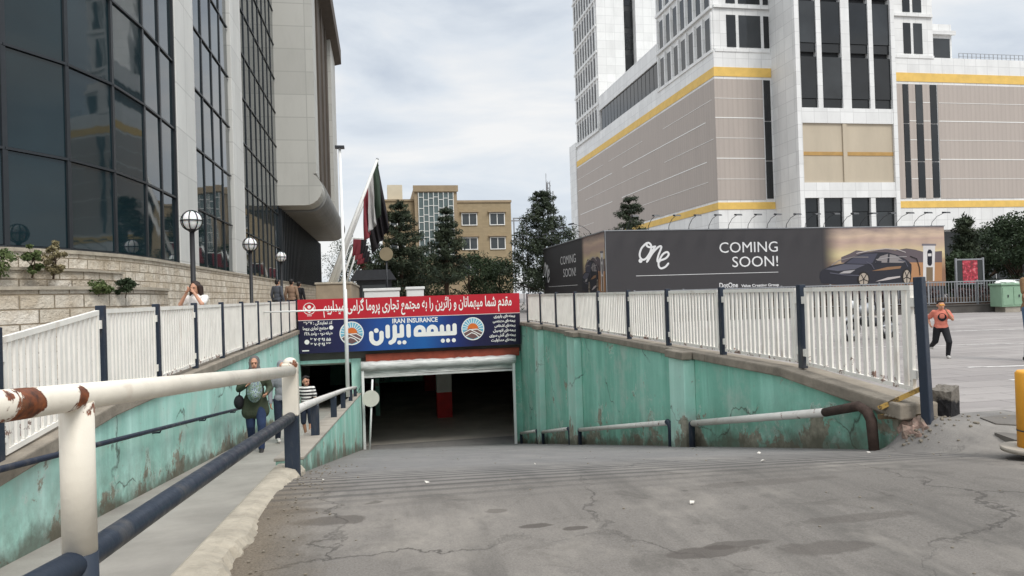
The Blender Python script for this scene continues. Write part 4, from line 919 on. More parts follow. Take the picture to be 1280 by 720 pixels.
for k, z in enumerate((22.9, 20.65, 18.35, 16.0, 13.65)):
    strong = k % 2 == 1
    h = .10 if strong else .05
    # on the side the white seams come and go
    s = SF + rng.uniform(0, 3)
    while s < 130:
        e_ = s + rng.uniform(12, 34); m.box(T0 - .075, T0 - .052, s, min(e_, 131), z, z + h); s = e_ + rng.uniform(2, 16)
    m.box(T0 - .07, 44, SF - .075, SF - .052, z, z + h)
    m.box(67.3, 104, SF - .075, SF - .052, z, z + h)
m.build('white_seam_pattern', M_w2, ml, org)
panes = []
def win(t0, t1, s, z0, z1, dep=.0, face='front', fr=.09, far=1.0):
    mb = MB()
    if face == 'front': mb.box(t0, t1, s - .02 - dep, s + .06, z0, z1)
    else: mb.box(s - .02 - dep, s + .06, t0, t1, z0, z1)
    panes.append(((t1 - t0) * (z1 - z0) * far, mb))
# dark slits on the podium front
for a, b in ((44.15, 44.95), (62.4, 63.1), (64.15, 65.05), (66.15, 67.05)):
    for z0, z1 in ((11.4, 15.7), (15.8, 20.3), (20.4, 25.1)): win(a, b, SF - .04, z0, z1, .03)
wallbox('beige_field', 57.6, 62.35, SF - .05, SF - .001, 11.3, 25.15, C_be); wallbox('beige_field', 63.2, 64.1, SF - .05, SF - .001, 11.3, 25.15, C_be); wallbox('beige_field', 65.12, 66.08, SF - .05, SF - .001, 11.3, 25.15, C_be)
m = MB()
for z in (13.65, 16.0, 18.35, 20.65, 22.9):
    m.box(63.2, 64.1, SF - .075, SF - .052, z, z + .08); m.box(65.12, 66.08, SF - .075, SF - .052, z, z + .08)
m.build('slit_seam_pattern', M_w2, ml, org)
# portal
TP0, TP1, SP = 45.2, 57.55, 69.5
wallbox('portal_pier', TP0, 45.75, SP, SF + 6, 0, 62, C_wh); wallbox('portal_pier', 57.05, TP1, SP, SF + 6, 0, 62, C_wh)
wallbox('portal_core', 45.75, 57.05, SP + .75, SF + 6, 0, 61, simple('portal_recess', srgb(58, 60, 62), .7, .15, 1))
wallbox('portal_spandrel', 45.75, 57.05, SP + .06, SP + .8, 19.05, 20.72, C_wh); wallbox('portal_spandrel', 45.75, 57.05, SP + .06, SP + .8, 10.82, 12.5, C_wh)
for a, b in ((47.85, 48.45), (50.9, 51.95), (54.3, 54.85)): wallbox('portal_mullion', a, b, SP + .1, SP + .8, 20.73, 61, C_wh)
for a, b in ((47.55, 48.1), (50.5, 51.5), (53.9, 54.5)): wallbox('portal_mullion', a, b, SP + .1, SP + .8, 0, 10.81, C_wh)
for a, b in ((45.76, 47.84), (48.46, 50.89), (51.96, 54.29), (54.86, 57.04)):
    z = 20.8
    while z < 60:
        win(a, b, SP + .36, z, z + .95, .0); win(a, b, SP + .26, z + 1.0, z + 5.6, .0); z += 6.15
for a, b in ((45.76, 47.54), (48.11, 50.49), (51.51, 53.89), (54.51, 57.04)): win(a, b, SP + .4, 9.3, 10.8); win(a, b, SP + .45, 3.0, 9.25)
wallbox('beige_panel', 45.76, 50.7, SP + .25, SP + .74, 12.51, 19.04, C_beflat); wallbox('beige_panel', 51.2, 57.04, SP + .25, SP + .74, 12.51, 19.04, C_beflat)
wallbox('beige_pier', 50.71, 51.19, SP + .1, SP + .74, 12.51, 19.04, C_beflat)
wallbox('panel_band', 45.76, 50.7, SP + .2, SP + .249, 15.5, 15.9, C_ye2); wallbox('panel_band', 51.2, 57.04, SP + .2, SP + .249, 15.5, 15.9, C_ye2)
# upper block flush with the podium corner
UW = simple('window_reveal', srgb(120, 122, 124), .7, .1, 2)
wallbox('upper_block', T0 + .15, 67.0, SF + .15, 91, 28.46, 62, C_wh)
rows = [28.8 + 5.05 * k for k in range(6)]
for z in rows:
    for k in range(7): 
        win(SF + .75 + 2.22 * k, SF + .75 + 2.22 * k + 1.35, T0 + .15, z, z + 3.7, .03, 'side', far=.5)
    for a, b in ((39.85, 41.0), (41.4, 44.1), (44.5, 45.15)): win(a, b, SF + .15, z + .1, z + 3.8, .03)
    for a, b in ((60.2, 61.6), (62.9, 63.9), (64.3, 65.5)): win(a, b, SF + .15, z + .1, z + 3.8, .03)
m = MB()
for z in rows:
    m.box(T0 - .12, T0 + .14, SF + .2, 90.8, z - .55, z - .18); m.box(T0 + .2, 45.1, SF - .08, SF + .14, z - .5, z - .15)
    m.box(57.6, 66.9, SF - .08, SF + .14, z - .5, z - .15)
    for k in range(8): m.box(T0 - .1, T0 + .14, SF + .2 + 2.22 * k, SF + .5 + 2.22 * k, z - .15, z + 4.1)
m.build('window_fins', C_wh, ml, org)
# low block and rail on the podium roof
wallbox('roof_block', 67.01, 70.4, SF + 1.0, 90, 28.46, 33.0, C_wh); win(67.1, 70.1, SF + .98, 28.6, 31.2); wallbox('roof_block_cornice', 67.01, 70.7, SF + .6, SF + .99, 31.6, 32.1, C_wh)
m = MB()
for k in range(16): m.box(70.9 + .62 * k, 70.96 + .62 * k, SF + .5, SF + .56, 28.46, 29.25)
m.box(70.9, 80.3, SF + .5, SF + .55, 29.26, 29.32); m.box(70.9, 80.3, SF + .5, SF + .55, 28.85, 28.9); m.build('roof_rail', M_steel, ml, org)
# glazed gallery on the side and white top
wallbox('gallery_wall', T0 + .1, 60, 91.01, 117, 28.46, 29.0, C_wh); wallbox('gallery_top', T0 + .05, 60, 91.01, 117, 32.6, 35.0, C_wh); wallbox('gallery_core', T0 + .5, 60, 91.01, 117, 29.0, 32.6, UW)
for k in range(16): win(91.2 + 1.55 * k, 91.2 + 1.55 * k + 1.4, T0 + .3, 29.0, 32.6, .02, 'side', far=.5)
# tower
wallbox('tower_wall', T0 + .1, 43.2, 117.01, 131.5, 28.46, 78, C_wh); wallbox('tower_wall', 45.2, 62, 116.6, 131.5, 35.01, 78, C_wh); wallbox('tower_recess', 43.21, 45.19, 118, 131.4, 35.01, 78, simple('tower_recess_dark', srgb(40, 42, 44), .5, .2, 1))
for k in range(11):
    z = 36 + 3.9 * k; win(43.25, 45.15, 117.98, z, z + 2.9, .02, far=.4)
for r in range(9):
    z = 30.0 + 4.55 * r
    for k in range(8): win(118 + 1.62 * k, 118 + 1.62 * k + .98, T0 + .1, z, z + 3.2, .03, 'side', far=.25)
m = MB()
for r in range(10): m.box(T0 - .15, T0 + .09, 117.1, 131.4, 29.2 + 4.55 * r, 29.6 + 4.55 * r)
for k in range(9): m.box(T0 - .1, T0 + .09, 117.4 + 1.62 * k, 117.75 + 1.62 * k, 29.6, 74)
m.build('window_fins', C_wh, ml, org)
wallbox('end_pier', T0 - .2, 42, 131.51, 136, 0, 30.2, C_wh)
# dark ground floor
for k in range(18): win(58 + 2.5 * k, 60.3 + 2.5 * k, SF + .72, 3.6, 7.3); win(58 + 2.5 * k, 60.3 + 2.5 * k, SF + .72, .2, 3.5)
finish_panes(panes, [G_dark, G_dark, G_dark2], ml, org)

# ------------------------------------------------------------------ hoarding with printed adverts
org = (20, 35, 0)
hb = thing('billboard_hoarding', 'long dark grey hoarding printed COMING SOON with a black car', 'billboard', org)
M_pr = simple('charcoal_print', srgb(62, 60, 62), .55, .06, .5)
ZB, ZT = 1.05, 4.4
def sunset(name, ax, a, b):
    M = MT(name, .55, 0, .3); o_ = M.sep(M.co.outputs['Object']); u = M.math('DIVIDE', M.math('SUBTRACT', o_[ax], a), b - a)
    v = M.math('DIVIDE', M.math('SUBTRACT', o_[2], 1.9), 2.5)
    nz = M.noise(M.vec((.35, .35, 1.6)), 1.6, 6, .6)
    vv = M.math('ADD', v, M.math('MULTIPLY', M.math('SUBTRACT', nz, .5), .35))
    c0 = M.ramp(vv, [(.0, srgb(140, 108, 88)), (.22, srgb(176, 150, 122)), (.42, srgb(214, 198, 154)), (.56, srgb(200, 178, 150)), (.7, srgb(186, 160, 148)), (.82, srgb(206, 182, 160)), (1, srgb(142, 126, 124))])
    c0 = M.mix(M.ramp(u, [(.0, 0.0), (.16, 1.0)], 'EASE'), srgb(62, 60, 62), c0); M.col(c0); return M.m
m = MB(); m.box(11.35, 23.6, 34.5, 34.62, ZB, ZT); m.build('front_panel', M_pr, hb, org)
m = MB(); m.box(23.6, 31.28, 34.5, 34.62, ZB, ZT); m.build('picture_panel', sunset('sunset_print', 0, 23.6 - 20, 31.28 - 20), hb, org)
m = MB(); m.box(11.35, 11.47, 34.63, 38.9, ZB, ZT); m.build('side_picture_panel', sunset('sunset_print_side', 1, 38.9 - 35, 34.6 - 35), hb, org)
m = MB(); m.box(11.35, 11.47, 38.9, 48.3, ZB, ZT); m.build('side_panel', M_pr, hb, org)
m = MB(); m.box(11.3, 31.32, 34.47, 34.66, ZT, ZT + .05); m.box(11.3, 11.5, 34.66, 48.32, ZT, ZT + .05); m.box(11.33, 11.36, 34.46, 34.5, ZB, ZT); m.build('edge_trim', M_steel, hb, org)
m = MB()
for k in range(11): m.box(11.8 + 1.9 * k, 11.9 + 1.9 * k, 34.63, 34.73, 0, ZT)
for k in range(7): m.box(11.48, 11.58, 35.2 + 2 * k, 35.3 + 2 * k, 0, ZT)
m.build('support_post', M_dark, hb, org)
m = MB(); m.box(11.36, 31.2, 34.53, 34.6, 0, ZB - .002); m.box(11.38, 11.45, 34.63, 48.3, 0, ZB - .002); m.build('plinth_board', M_dark, hb, org)
on_f = lambda x, y, d: (x, 34.5 - d, y)
on_s = lambda x, y, d: (11.35 - d, 34.5 + x, y)
def spline(P, n=6):
    out = []
    for i in range(len(P) - 1):
        a, b, c, d = P[max(i - 1, 0)], P[i], P[i + 1], P[min(i + 2, len(P) - 1)]
        for q in range(n):
            t = q / n; out.append(tuple(.5 * (2 * b[j] + (c[j] - a[j]) * t + (2 * a[j] - 5 * b[j] + 4 * c[j] - d[j]) * t * t + (3 * b[j] - a[j] - 3 * c[j] + d[j]) * t ** 3) for j in (0, 1)))
    return out + [P[-1]]
W_pr = simple('white_print', srgb(226, 226, 226), .5, .04, 2)
m = MB()
m.text('COMING', .8, 21.05, 3.17, on_f, .004, 'RIGHT', .0, 3.37); m.text('SOON!', .8, 21.05, 2.4, on_f, .004, 'RIGHT', .0, 2.65)
m.text('DotOne', .36, 18.62, 1.33, on_f, .004, 'RIGHT', .006, 1.06); m.text('Value Creating Group', .2, 21.0, 1.33, on_f, .004, 'RIGHT', .004, 2.2)
m.box(12.95, 20.98, 34.494, 34.4985, 2.06, 2.085)
m.build('lettering', W_pr, hb, org)
m = MB()
for p in LOGO: m.stroke(spline(p), .105, .005, on_f)
m.disc(LOGODOT[0], .11, .006, on_f); m.build('script_logo', W_pr, hb, org)
m = MB()   # the same advert on the short side
m.text('COMING', .74, 7.4, 3.1, lambda x, y, d: on_s(14.8 - x, y, d), .004, 'CENTER', .0, 3.6); m.text('SOON!', .74, 7.7, 2.3, lambda x, y, d: on_s(14.8 - x, y, d), .004, 'CENTER', .0, 2.9)
l0 = LOGO[0][0][0]
for p in LOGO: m.stroke([(13.9 - (x - l0) * 1.0 - .9, y - .35) for x, y in p], .15, .005, on_s)
m.stroke([(5.4, 1.75), (12.6, 1.75)], .03, .004, on_s); m.build('side_lettering', W_pr, hb, org)
CC = {k: simple('print_' + k, c, .5, .05, 1) for k, c in dict(mauve=srgb(98, 88, 92), field=srgb(176, 130, 92), black=srgb(42, 42, 50), glass=srgb(70, 70, 84), wind=srgb(140, 134, 134), light=srgb(170, 166, 166), orange=srgb(142, 108, 80), sheen=srgb(186, 178, 176), hood=srgb(88, 88, 100), tyre=srgb(34, 30, 30), rim=srgb(172, 160, 146), chg=srgb(212, 208, 206), roof=srgb(120, 116, 122), face=srgb(26, 28, 40), foot=srgb(122, 104, 82)).items()}
order = [('mountains', 'mauve'), ('field', 'field'), ('charger', 'chg'), ('charger_roof', 'roof'), ('charger_foot', 'foot'), ('charger_face', 'face'), ('charger_screen', 'chg'), ('body', 'black'), ('hood', 'hood'), ('windshield', 'glass'), ('side_window', 'wind'), ('window_post', 'black'),
         ('headlight', 'light'), ('reflection', 'orange'), ('sheen', 'sheen'), ('mirror', 'black'), ('wheel1', 'tyre'), ('rim1', 'rim'), ('wheel2', 'tyre'), ('rim2', 'rim')]
def fill(mb, pts, at, d, mi):
    from mathutils.geometry import tessellate_polygon
    tr = tessellate_polygon([[Vector((x, y, 0)) for x, y in pts]])
    for t_ in tr:
        (a, b, c) = [pts[i] for i in t_]
        if (b[0] - a[0]) * (c[1] - a[1]) - (b[1] - a[1]) * (c[0] - a[0]) < 0: b, c = c, b
        mb.add([at(*a, d), at(*b, d), at(*c, d)], [(0, 1, 2)], mi)
def advert(at, fx, name):
    m = MB(); mats = list(CC.values()); keys = list(CC)
    for i, (nm, c) in enumerate(order): fill(m, [(fx(x), max(y, ZB + .02)) for x, y in CAR[nm]], at, .003 + .0012 * i, keys.index(c))
    for nm in ('rim1', 'rim2'):
        P = CAR[nm]; cx = sum(p[0] for p in P) / 20; cy = sum(p[1] for p in P) / 20
        for k in range(5):
            e_ = P[int(k * 4 + 1)]; m.stroke([(fx(cx), cy), (fx(cx + (e_[0] - cx) * .9), cy + (e_[1] - cy) * .9)], .05, .0295, at, keys.index('tyre'))
    m.stroke([(fx(29.05), 2.75), (fx(29.45), 2.6), (fx(29.6), 2.1), (fx(29.62), 1.7)], .05, .0295, at, keys.index('tyre'))
    for p, w_, c_ in ([(25.7, 2.98), (26.6, 3.13), (27.5, 3.2), (28.2, 3.16), (28.75, 2.98)], .045, 'sheen'), ([(24.15, 2.36), (24.6, 2.62), (25.5, 2.78), (26.4, 2.76)], .04, 'wind'), ([(26.9, 2.62), (27.8, 2.72), (28.8, 2.74)], .035, 'light'), ([(24.05, 1.95), (24.9, 1.82), (25.8, 1.76)], .05, 'hood'), ([(26.3, 2.5), (26.6, 2.35), (26.75, 2.1)], .05, 'hood'), ([(28.3, 2.55), (28.7, 2.5), (28.85, 2.2)], .05, 'hood'):
        m.stroke([(fx(a), b) for a, b in p], w_, .0285, at, keys.index(c_))
    m.build(name, mats, hb, org)
advert(on_f, lambda x: x, 'car_print')
advert(on_s, lambda x: max(4.2 - (x - 23.9) * .56, .05), 'side_car_print')
# floodlights on bent arms along the top edge
fl_a = MB(); fl_a.tube([(0, 0, 0), (0, -.06, .2), (0, -.45, .48), (0, -1.0, .62)], .016, 6)
fl_h = MB(); fl_h.prism_t([(-1.24, .55), (-1.2, .63), (-.96, .67), (-.94, .59)], -.15, .15)
fl_b = MB(); fl_b.box(-.04, .04, -.03, .03, -.1, .02)
proto = None; n_ = 0
def flood(t, s, rz, label):
    global proto
    if proto is None:
        proto = thing('floodlight', label, 'floodlight', (t, s, ZT + .05), 'floodlights along the hoarding'); proto.rotation_euler.z = TH + rz
        fl_a.build('arm', M_dark, proto); fl_h.build('lamp_head', M_dark, proto); fl_b.build('clamp', M_dark, proto); return
    copy_tree(proto, W(t, s, ZT + .05), TH + rz, label)
for k in range(17): flood(12.6 + 1.12 * k, 34.55, 0, 'thin black floodlight arm leaning out over the front of the hoarding')
for k in range(5): flood(11.41, 37.2 + 2.1 * k, -math.pi / 2, 'thin black floodlight arm leaning out over the short side of the hoarding')
# ------------------------------------------------------------------ tan building behind the entrance
org = (5, 76, 0)
tb = thing('apartment_building', 'tan brick building with a glazed stair tower behind the pines', 'building', org)
C_tan = cladmat('tan_brick', srgb(162, 145, 116), .5, .16, .004, .8, 'sum'); C_tan2 = simple('tan_stone', srgb(160, 142, 116), .8, .15, 1.5)
def bx(name, a, mat): m = MB(); m.box(*a); return m.build(name, mat, tb, org)
bx('wall', (8.2, 14.05, 74.6, 86, 0, 11.2), C_tan); bx('wall', (.35, 3.7, 74.6, 86, 0, 11.4), C_tan); bx('stair_tower', (3.72, 8.18, 74.0, 84, 0, 12.9), C_tan2)
bx('parapet', (8.19, 14.12, 74.5, 74.8, 11.21, 11.45), C_tan2); bx('parapet', (.3, 3.7, 74.5, 74.8, 11.41, 11.6), C_tan2); bx('roof_hut', (1.0, 2.6, 77, 79.5, 11.4, 13.5), simple('cream_render', srgb(214, 204, 182), .8, .08, 1))
bx('tower_glass', (4.1, 7.8, 73.95, 74.05, 5.2, 12.2), glass('green_grey_glass', (.10, .14, .14, 1), .15, .5)); bx('tower_cornice', (3.6, 8.3, 73.8, 74.1, 12.3, 12.95), C_tan2)
m = MB()
for k in range(8): m.box(4.1 + .52 * k, 4.17 + .52 * k, 73.88, 73.948, 5.2, 12.2)
rng = random.Random(3)
for k in range(7):
    for j in range(8): z = 5.6 + .85 * j + rng.uniform(-.2, .2); m.box(4.18 + .52 * k, 4.61 + .52 * k, 73.9, 73.946, z, z + .06)
m.build('tower_glazing_bars', M_w2, tb, org)
for t0, t1 in ((8.75, 10.25), (11.75, 13.25), (1.2, 2.6)):
    for z0 in (8.85, 6.25, 3.55):
        m = MB(); m.box(t0 - .09, t1 + .09, 74.5, 74.598, z0 - .09, z0); m.box(t0 - .09, t1 + .09, 74.5, 74.598, z0 + 1.15, z0 + 1.24); m.box(t0 - .09, t0, 74.5, 74.598, z0, z0 + 1.15); m.box(t1, t1 + .09, 74.5, 74.598, z0, z0 + 1.15); m.box((t0 + t1) / 2 - .04, (t0 + t1) / 2 + .04, 74.52, 74.598, z0, z0 + 1.15)
        f_ = m.build('window', M_w2, tb, org)
        m = MB(); m.box(t0, t1, 74.56, 74.599, z0, z0 + 1.15); m.build('pane', G_gray, f_, org)
        m = MB(); m.box(t0 - .25, t1 + .25, 74.3, 74.598, z0 + 1.3, z0 + 1.4); m.build('hood', C_tan2, f_, org)
# steel stair frame beside it
org = (15.2, 76, 0); sf = thing('steel_frame', 'open pale steel frame beside the right wall of the tan building', 'frame', org)
m = MB()
for t in (14.5, 15.9):
    for s in (75.5, 78): m.box(t - .06, t + .06, s - .06, s + .06, 0, 9.6)
for z in (2.4, 4.8, 7.2, 9.5): m.box(14.4, 16.0, 75.45, 75.55, z, z + .14); m.box(14.4, 16, 77.95, 78.05, z, z + .14)
m.build('frame_bars', M_steel, sf, org)
# lattice mast
org = (22.6, 92.4, 0); ms = thing('radio_mast', 'thin lattice radio mast rising behind the large pine', 'mast', org)
m = MB()
for a in ((-.3, -.2), (.3, -.2), (0, .35)): m.bar((22.6 + a[0], 92.4 + a[1], 0), (22.6 + a[0] * .7, 92.4 + a[1] * .7, 16.2), .09, .09)
for k in range(22):
    z = .6 + .72 * k; m.bar((22.3, 92.2, z), (22.9, 92.2, z + .7), .05, .05); m.bar((22.9, 92.2, z), (22.6, 92.75, z + .7), .05, .05); m.bar((22.6, 92.75, z), (22.3, 92.2, z + .7), .05, .05)
m.build('lattice', M_steel, ms, org)
m = MB(); m.tube([(22.3, 92.2, 14), (22.3, 92.2, 17.4)], .05, 6); m.tube([(23.2, 92.2, 11.5), (23.2, 92.2, 15)], .1, 6); m.bar((22.6, 92.2, 13), (23.2, 92.2, 13), .06, .06); m.build('antenna', M_steel, ms, org)

# ------------------------------------------------------------------ trees
bark = simple('bark', srgb(72, 58, 46), .95, .3, 5, bump=.5)
def leafmat(name, c, c2, sc_):
    M = MT(name, .7, 0, .25); v = M.vec(); M.col(M.ramp(M.noise(v, sc_, 4, .6), [(.32, c), (.66, c2)])); M.b.inputs['Subsurface Weight'].default_value = 0; return M.m
L_pine = leafmat('pine_needles', (.016, .026, .018, 1), (.07, .088, .05, 1), 1.1)
L_dark = leafmat('dark_foliage', (.018, .03, .016, 1), (.05, .075, .034, 1), 1.3)
L_green = leafmat('weed_leaves', (.045, .075, .025, 1), (.13, .16, .06, 1), 6)
L_dry = leafmat('dry_leaves', (.14, .12, .06, 1), (.26, .22, .12, 1), 6)
L_red = leafmat('reddish_hedge_leaves', (.028, .016, .014, 1), (.075, .035, .03, 1), 3)
def leafcloud(name, clumps, mat, parent, seed, elong=1.0):
    # clumps: (x, y, z, rx, ry, rz, count, leaf size); many small leaf faces spread through each clump
    rg = np.random.default_rng(seed); V = []; 
    for (x, y, z, rx, ry, rz, n, ls) in clumps:
        d = rg.normal(size=(n, 3)); d /= np.linalg.norm(d, axis=1)[:, None]; d *= (rg.random(n) ** .45)[:, None]
        c = np.array([x, y, z]) + d * np.array([rx, ry, rz])
        a = rg.normal(size=(n, 3)); a /= np.linalg.norm(a, axis=1)[:, None]
        b = np.cross(a, rg.normal(size=(n, 3))); b /= np.linalg.norm(b, axis=1)[:, None]
        sz = ls * (.6 + .8 * rg.random(n))[:, None]
        a = a * sz * elong; b = b * sz / elong
        V.append(np.stack([c - a, c + b * .6, c + a, c - b * .6], 1).reshape(-1, 3))
    V = np.concatenate(V); n = len(V) // 4
    me = bpy.data.meshes.new(name); me.vertices.add(len(V)); me.vertices.foreach_set('co', V.astype(np.float32).ravel())
    me.loops.add(n * 4); me.loops.foreach_set('vertex_index', np.arange(n * 4, dtype=np.int32)); me.polygons.add(n)
    me.polygons.foreach_set('loop_start', np.arange(0, n * 4, 4, dtype=np.int32)); me.polygons.foreach_set('loop_total', np.full(n, 4, dtype=np.int32))
    me.update(calc_edges=True); me.materials.append(mat)
    o = bpy.data.objects.new(name, me); COL.objects.link(o); o.parent = parent
    return o
def pine(t, s, h, wd, label, seed, zlow_=.16, dens=1.0, group='pines behind the entrance'):
    rg = random.Random(seed); org = (t, s, 0); tr = thing('pine_tree', label, 'tree', org, group)
    m = MB(); lean = rg.uniform(-.15, .15); m.tube([(0, 0, -.1), (lean * .3, .05, h * .3), (lean * .8, 0, h * .65), (lean, 0, h * .98)], [.17, .14, .09, .02], 8)
    cl = []; z = h * zlow_; lv = 0
    while z < h * .97:
        f = 1 - z / h; nb = 6 if f > .4 else 5; rot = rg.uniform(0, 6.28)
        for k in range(nb):
            a = rot + k * 6.283 / nb + rg.uniform(-.35, .35)
            Lb = wd / 2 * min(1, (f * 1.25) ** .75 + .10) * rg.uniform(.55, 1.12)
            up = Lb * rg.uniform(.1, .45)
            m.tube([(lean * z / h, 0, z), (lean * z / h + math.cos(a) * Lb * .6, math.sin(a) * Lb * .6, z + up * .5), (lean * z / h + math.cos(a) * Lb, math.sin(a) * Lb, z + up)], [.035, .022, .01], 5)
            for q in (.45, .75, 1.0):
                if rg.random() < .15: continue
                r_ = (.18 + .16 * Lb) * rg.uniform(.6, 1.35)
                cl.append((lean * z / h + math.cos(a) * Lb * q, math.sin(a) * Lb * q, z + up * q + .05, r_ * 1.1, r_ * 1.1, r_ * .75, int(62 * dens * (r_ / .4) ** 1.5) + 14, .085))
        z += h * rg.uniform(.05, .075); lv += 1
    cl.append((lean, 0, h * .96, .12, .12, .35, 40, .09))
    m.build('trunk', bark, tr); leafcloud('crown', cl, L_pine, tr, seed, 1.7); return tr
pine(1.5, 50.6, 8.4, 4.3, 'tall dark pine nearest the flagpoles', 1)
pine(4.3, 47.0, 7.4, 2.9, 'slim dark pine with a bare lower trunk in front of the tan building', 2, .3)
pine(12.0, 50.6, 8.8, 5.6, 'broad dark pine between the tan building and the hoarding', 3, dens=1.15)
pine(20.4, 55.2, 9.1, 4.6, 'dark pine top showing above the hoarding in front of the mall', 4)
pine(34.3, 36.3, 5.2, 2.4, 'small dark conifer right of the hoarding, behind the red board', 5, .08)
def bushy(name, t, s, h, wd, label, seed, mat, group, z0=.1, ls=.075, n=34, cnt=260):
    rg = random.Random(seed); tr = thing(name, label, 'tree' if 'tree' in name else 'plant', (t, s, 0), group)
    m = MB(); m.tube([(0, 0, -.1), (.05, 0, h * .35), (0, .05, h * .7)], [.03 * h, .022 * h, .008 * h], 7); cl = []
    for k in range(n):
        a = rg.uniform(0, 6.28); z = h * (z0 + (1 - z0) * rg.random()); prof = math.sin(math.pi * min(max((z / h - z0) / (1 - z0), .06), .94) ** .8) ** .6
        r = wd / 2 * prof * math.sqrt(rg.random()); rr = wd * rg.uniform(.12, .22)
        p = (r * math.cos(a), r * math.sin(a), z); cl.append((*p, rr, rr, rr * .75, int(cnt * rg.uniform(.6, 1.3)), ls))
        if k % 2 == 0: m.tube([(0, 0, z * .5), (p[0] * .6, p[1] * .6, z * .8), p], [.012 * h, .008 * h, .003 * h], 5)
    m.build('trunk' if 'tree' in name else 'stem', bark, tr); leafcloud('crown', cl, mat, tr, seed, 1.1); return tr
for k, (t, s, h, wd, lab) in enumerate([(-.6, 56, 5.2, 5.6, 'low dark tree behind the tall pine by the flagpoles'), (3.2, 54, 4.6, 5, 'low dark tree below the glazed stair tower'), (6.6, 53, 4.2, 5.2, 'low dark tree at the foot of the tan building, right of the slim pine'), (9.4, 56, 4.0, 5, 'low dark tree under the lowest windows of the tan building'), (15.6, 54, 5.4, 5.5, 'low dark tree right of the broad pine'), (-4.2, 90, 8.0, 7, 'dark tree in the gap beyond the glass office block')]):
    bushy('broadleaf_tree', t, s, h, wd, lab, 30 + k, L_dark, 'low trees behind the entrance')
for k, (t, s, h, wd, lab) in enumerate([(37.2, 37.8, 4.4, 4.4, 'dark bushy tree right of the small conifer'), (36.4, 34.9, 4.7, 4.4, 'dark bushy tree behind the pale green cabinet'), (35.4, 32.0, 4.5, 4.0, 'dark bushy tree at the right picture edge'), (33.0, 35.4, 2.9, 2.4, 'low dark shrub tree against the hoarding end')]):
    bushy('broadleaf_tree', t, s, h, wd, lab, 50 + k, L_dark, 'bushy trees right of the hoarding')

# ------------------------------------------------------------------ planter with rail fence at the far side of the plaza (runs across the view)
def PX(x, y): return (x * CT + y * ST, -x * ST + y * CT)
org = (*PX(16, 29), 0)
pw = thing('planter_wall', 'low dark stone planter edge at the far side of the plaza', 'planter', (16, 29, 0), frame=False)
m = MB(); m.box(-11, 9, -.15, .15, 0, .3); m.box(-11.02, 9.02, -.18, .18, .301, .34)
M_dst = simple('dark_stone', srgb(84, 80, 76), .8, .25, 2); m.build('edge_stone', M_dst, pw)
m = MB(); m.box(-11, 9, .151, 4.4, 0, .26); m.build('soil', soil, pw)
rf = thing('rail_fence', 'thin grey metal rail fence standing on the dark planter edge', 'fence', (16, 29, .34), frame=False)
m = MB(); n = 150
for k in range(n): x = -10.9 + 18.1 * k / (n - 1); m.box(x - .012, x + .012, -.012, .012, .1, .92)
m.box(-10.95, 7.25, -.022, .022, .921, .965); m.box(-10.95, 7.25, -.018, .018, .07, .099); m.build('rail_panel', M_steel, rf)
for k in range(10):
    x = -10.95 + 2.02 * k; m = MB(); m.box(x - .03, x + .03, .025, .085, 0, 1.0); m.build('post', M_steel, rf)
cl = []; rg = random.Random(9)
for k in range(150): cl.append((rg.uniform(-10.6, 7.6), rg.uniform(.5, 2.6), rg.uniform(.35, .95), .3, .3, .22, 60, .06))
hg = thing('hedge', 'dark reddish clipped hedge behind the thin rail fence', 'hedge', (16, 29, 0), frame=False); leafcloud('foliage', cl, L_red, hg, 77); 
m = MB(); m.box(-10.3, 7.4, .7, 2.3, .27, .6); m.build('stems', bark, hg)
# red notice board
nb = thing('notice_board', 'pink red notice board in a grey frame above the rail fence', 'sign', (19.9, 30.6, 0), frame=False)
m = MB(); m.box(-.62, -.56, -.04, .04, 0, 2.3); m.box(.56, .62, -.04, .04, 0, 2.3); m.box(-.56, .56, -.03, .03, 2.2, 2.26); m.box(-.56, .56, -.03, .03, 1.15, 1.2); m.build('frame', M_steel, nb)
nm_ = MT('red_notice_print', .6); v = nm_.vec((1, 1, 1)); nm_.col(nm_.ramp(nm_.noise(v, 7, 5, .6), [(.4, srgb(120, 52, 58)), (.55, srgb(190, 60, 76)), (.62, srgb(208, 120, 124))]))
m = MB(); m.box(-.3, .34, -.02, .02, 1.21, 2.19); m.build('board', nm_.m, nb)
gm2 = glass('notice_glass', (.03, .035, .035, 1), .1, .4); m = MB(); m.box(-.555, -.31, -.01, .01, 1.21, 2.19); m.build('side_pane', gm2, nb); m = MB(); m.box(.35, .555, -.01, .01, 1.21, 2.19); m.build('side_pane', gm2, nb)
# pale green electrical cabinet
ec = thing('electrical_cabinet', 'pale green electrical cabinet on a stone foot at the plaza edge', 'cabinet', (19.95, 28.4, 0), frame=False)
M_pg = simple('pale_green_paint', srgb(136, 166, 140), .55, .1, 3)
m = MB(); m.box(-.46, .46, -.35, .35, .22, 1.08); m.build('body', M_pg, ec, bevel=.02)
m = MB(); m.box(-.5, .5, -.39, .39, 1.081, 1.15); m.build('lid', M_pg, ec, bevel=.015)
m = MB(); m.box(-.3, .3, -.3, .3, 0, .219); m.build('foot', M_con, ec)
for x in (-.22, .22):
    m = MB(); m.box(x - .2, x + .2, -.366, -.351, .3, 1.0); d_ = m.build('door', M_pg, ec); m = MB(); m.box(x - .02, x + .02, -.385, -.367, .6, .7); m.build('handle', M_dark, d_)
bg = bmesh.new(); bmesh.ops.create_icosphere(bg, subdivisions=3, radius=1)
for v in bg.verts:
    v.co *= 1 + .5 * mnoise.fractal(v.co * 2.5, 1, 2, 4); v.co = Vector((v.co.x * .4, v.co.y * .16, v.co.z * .09))
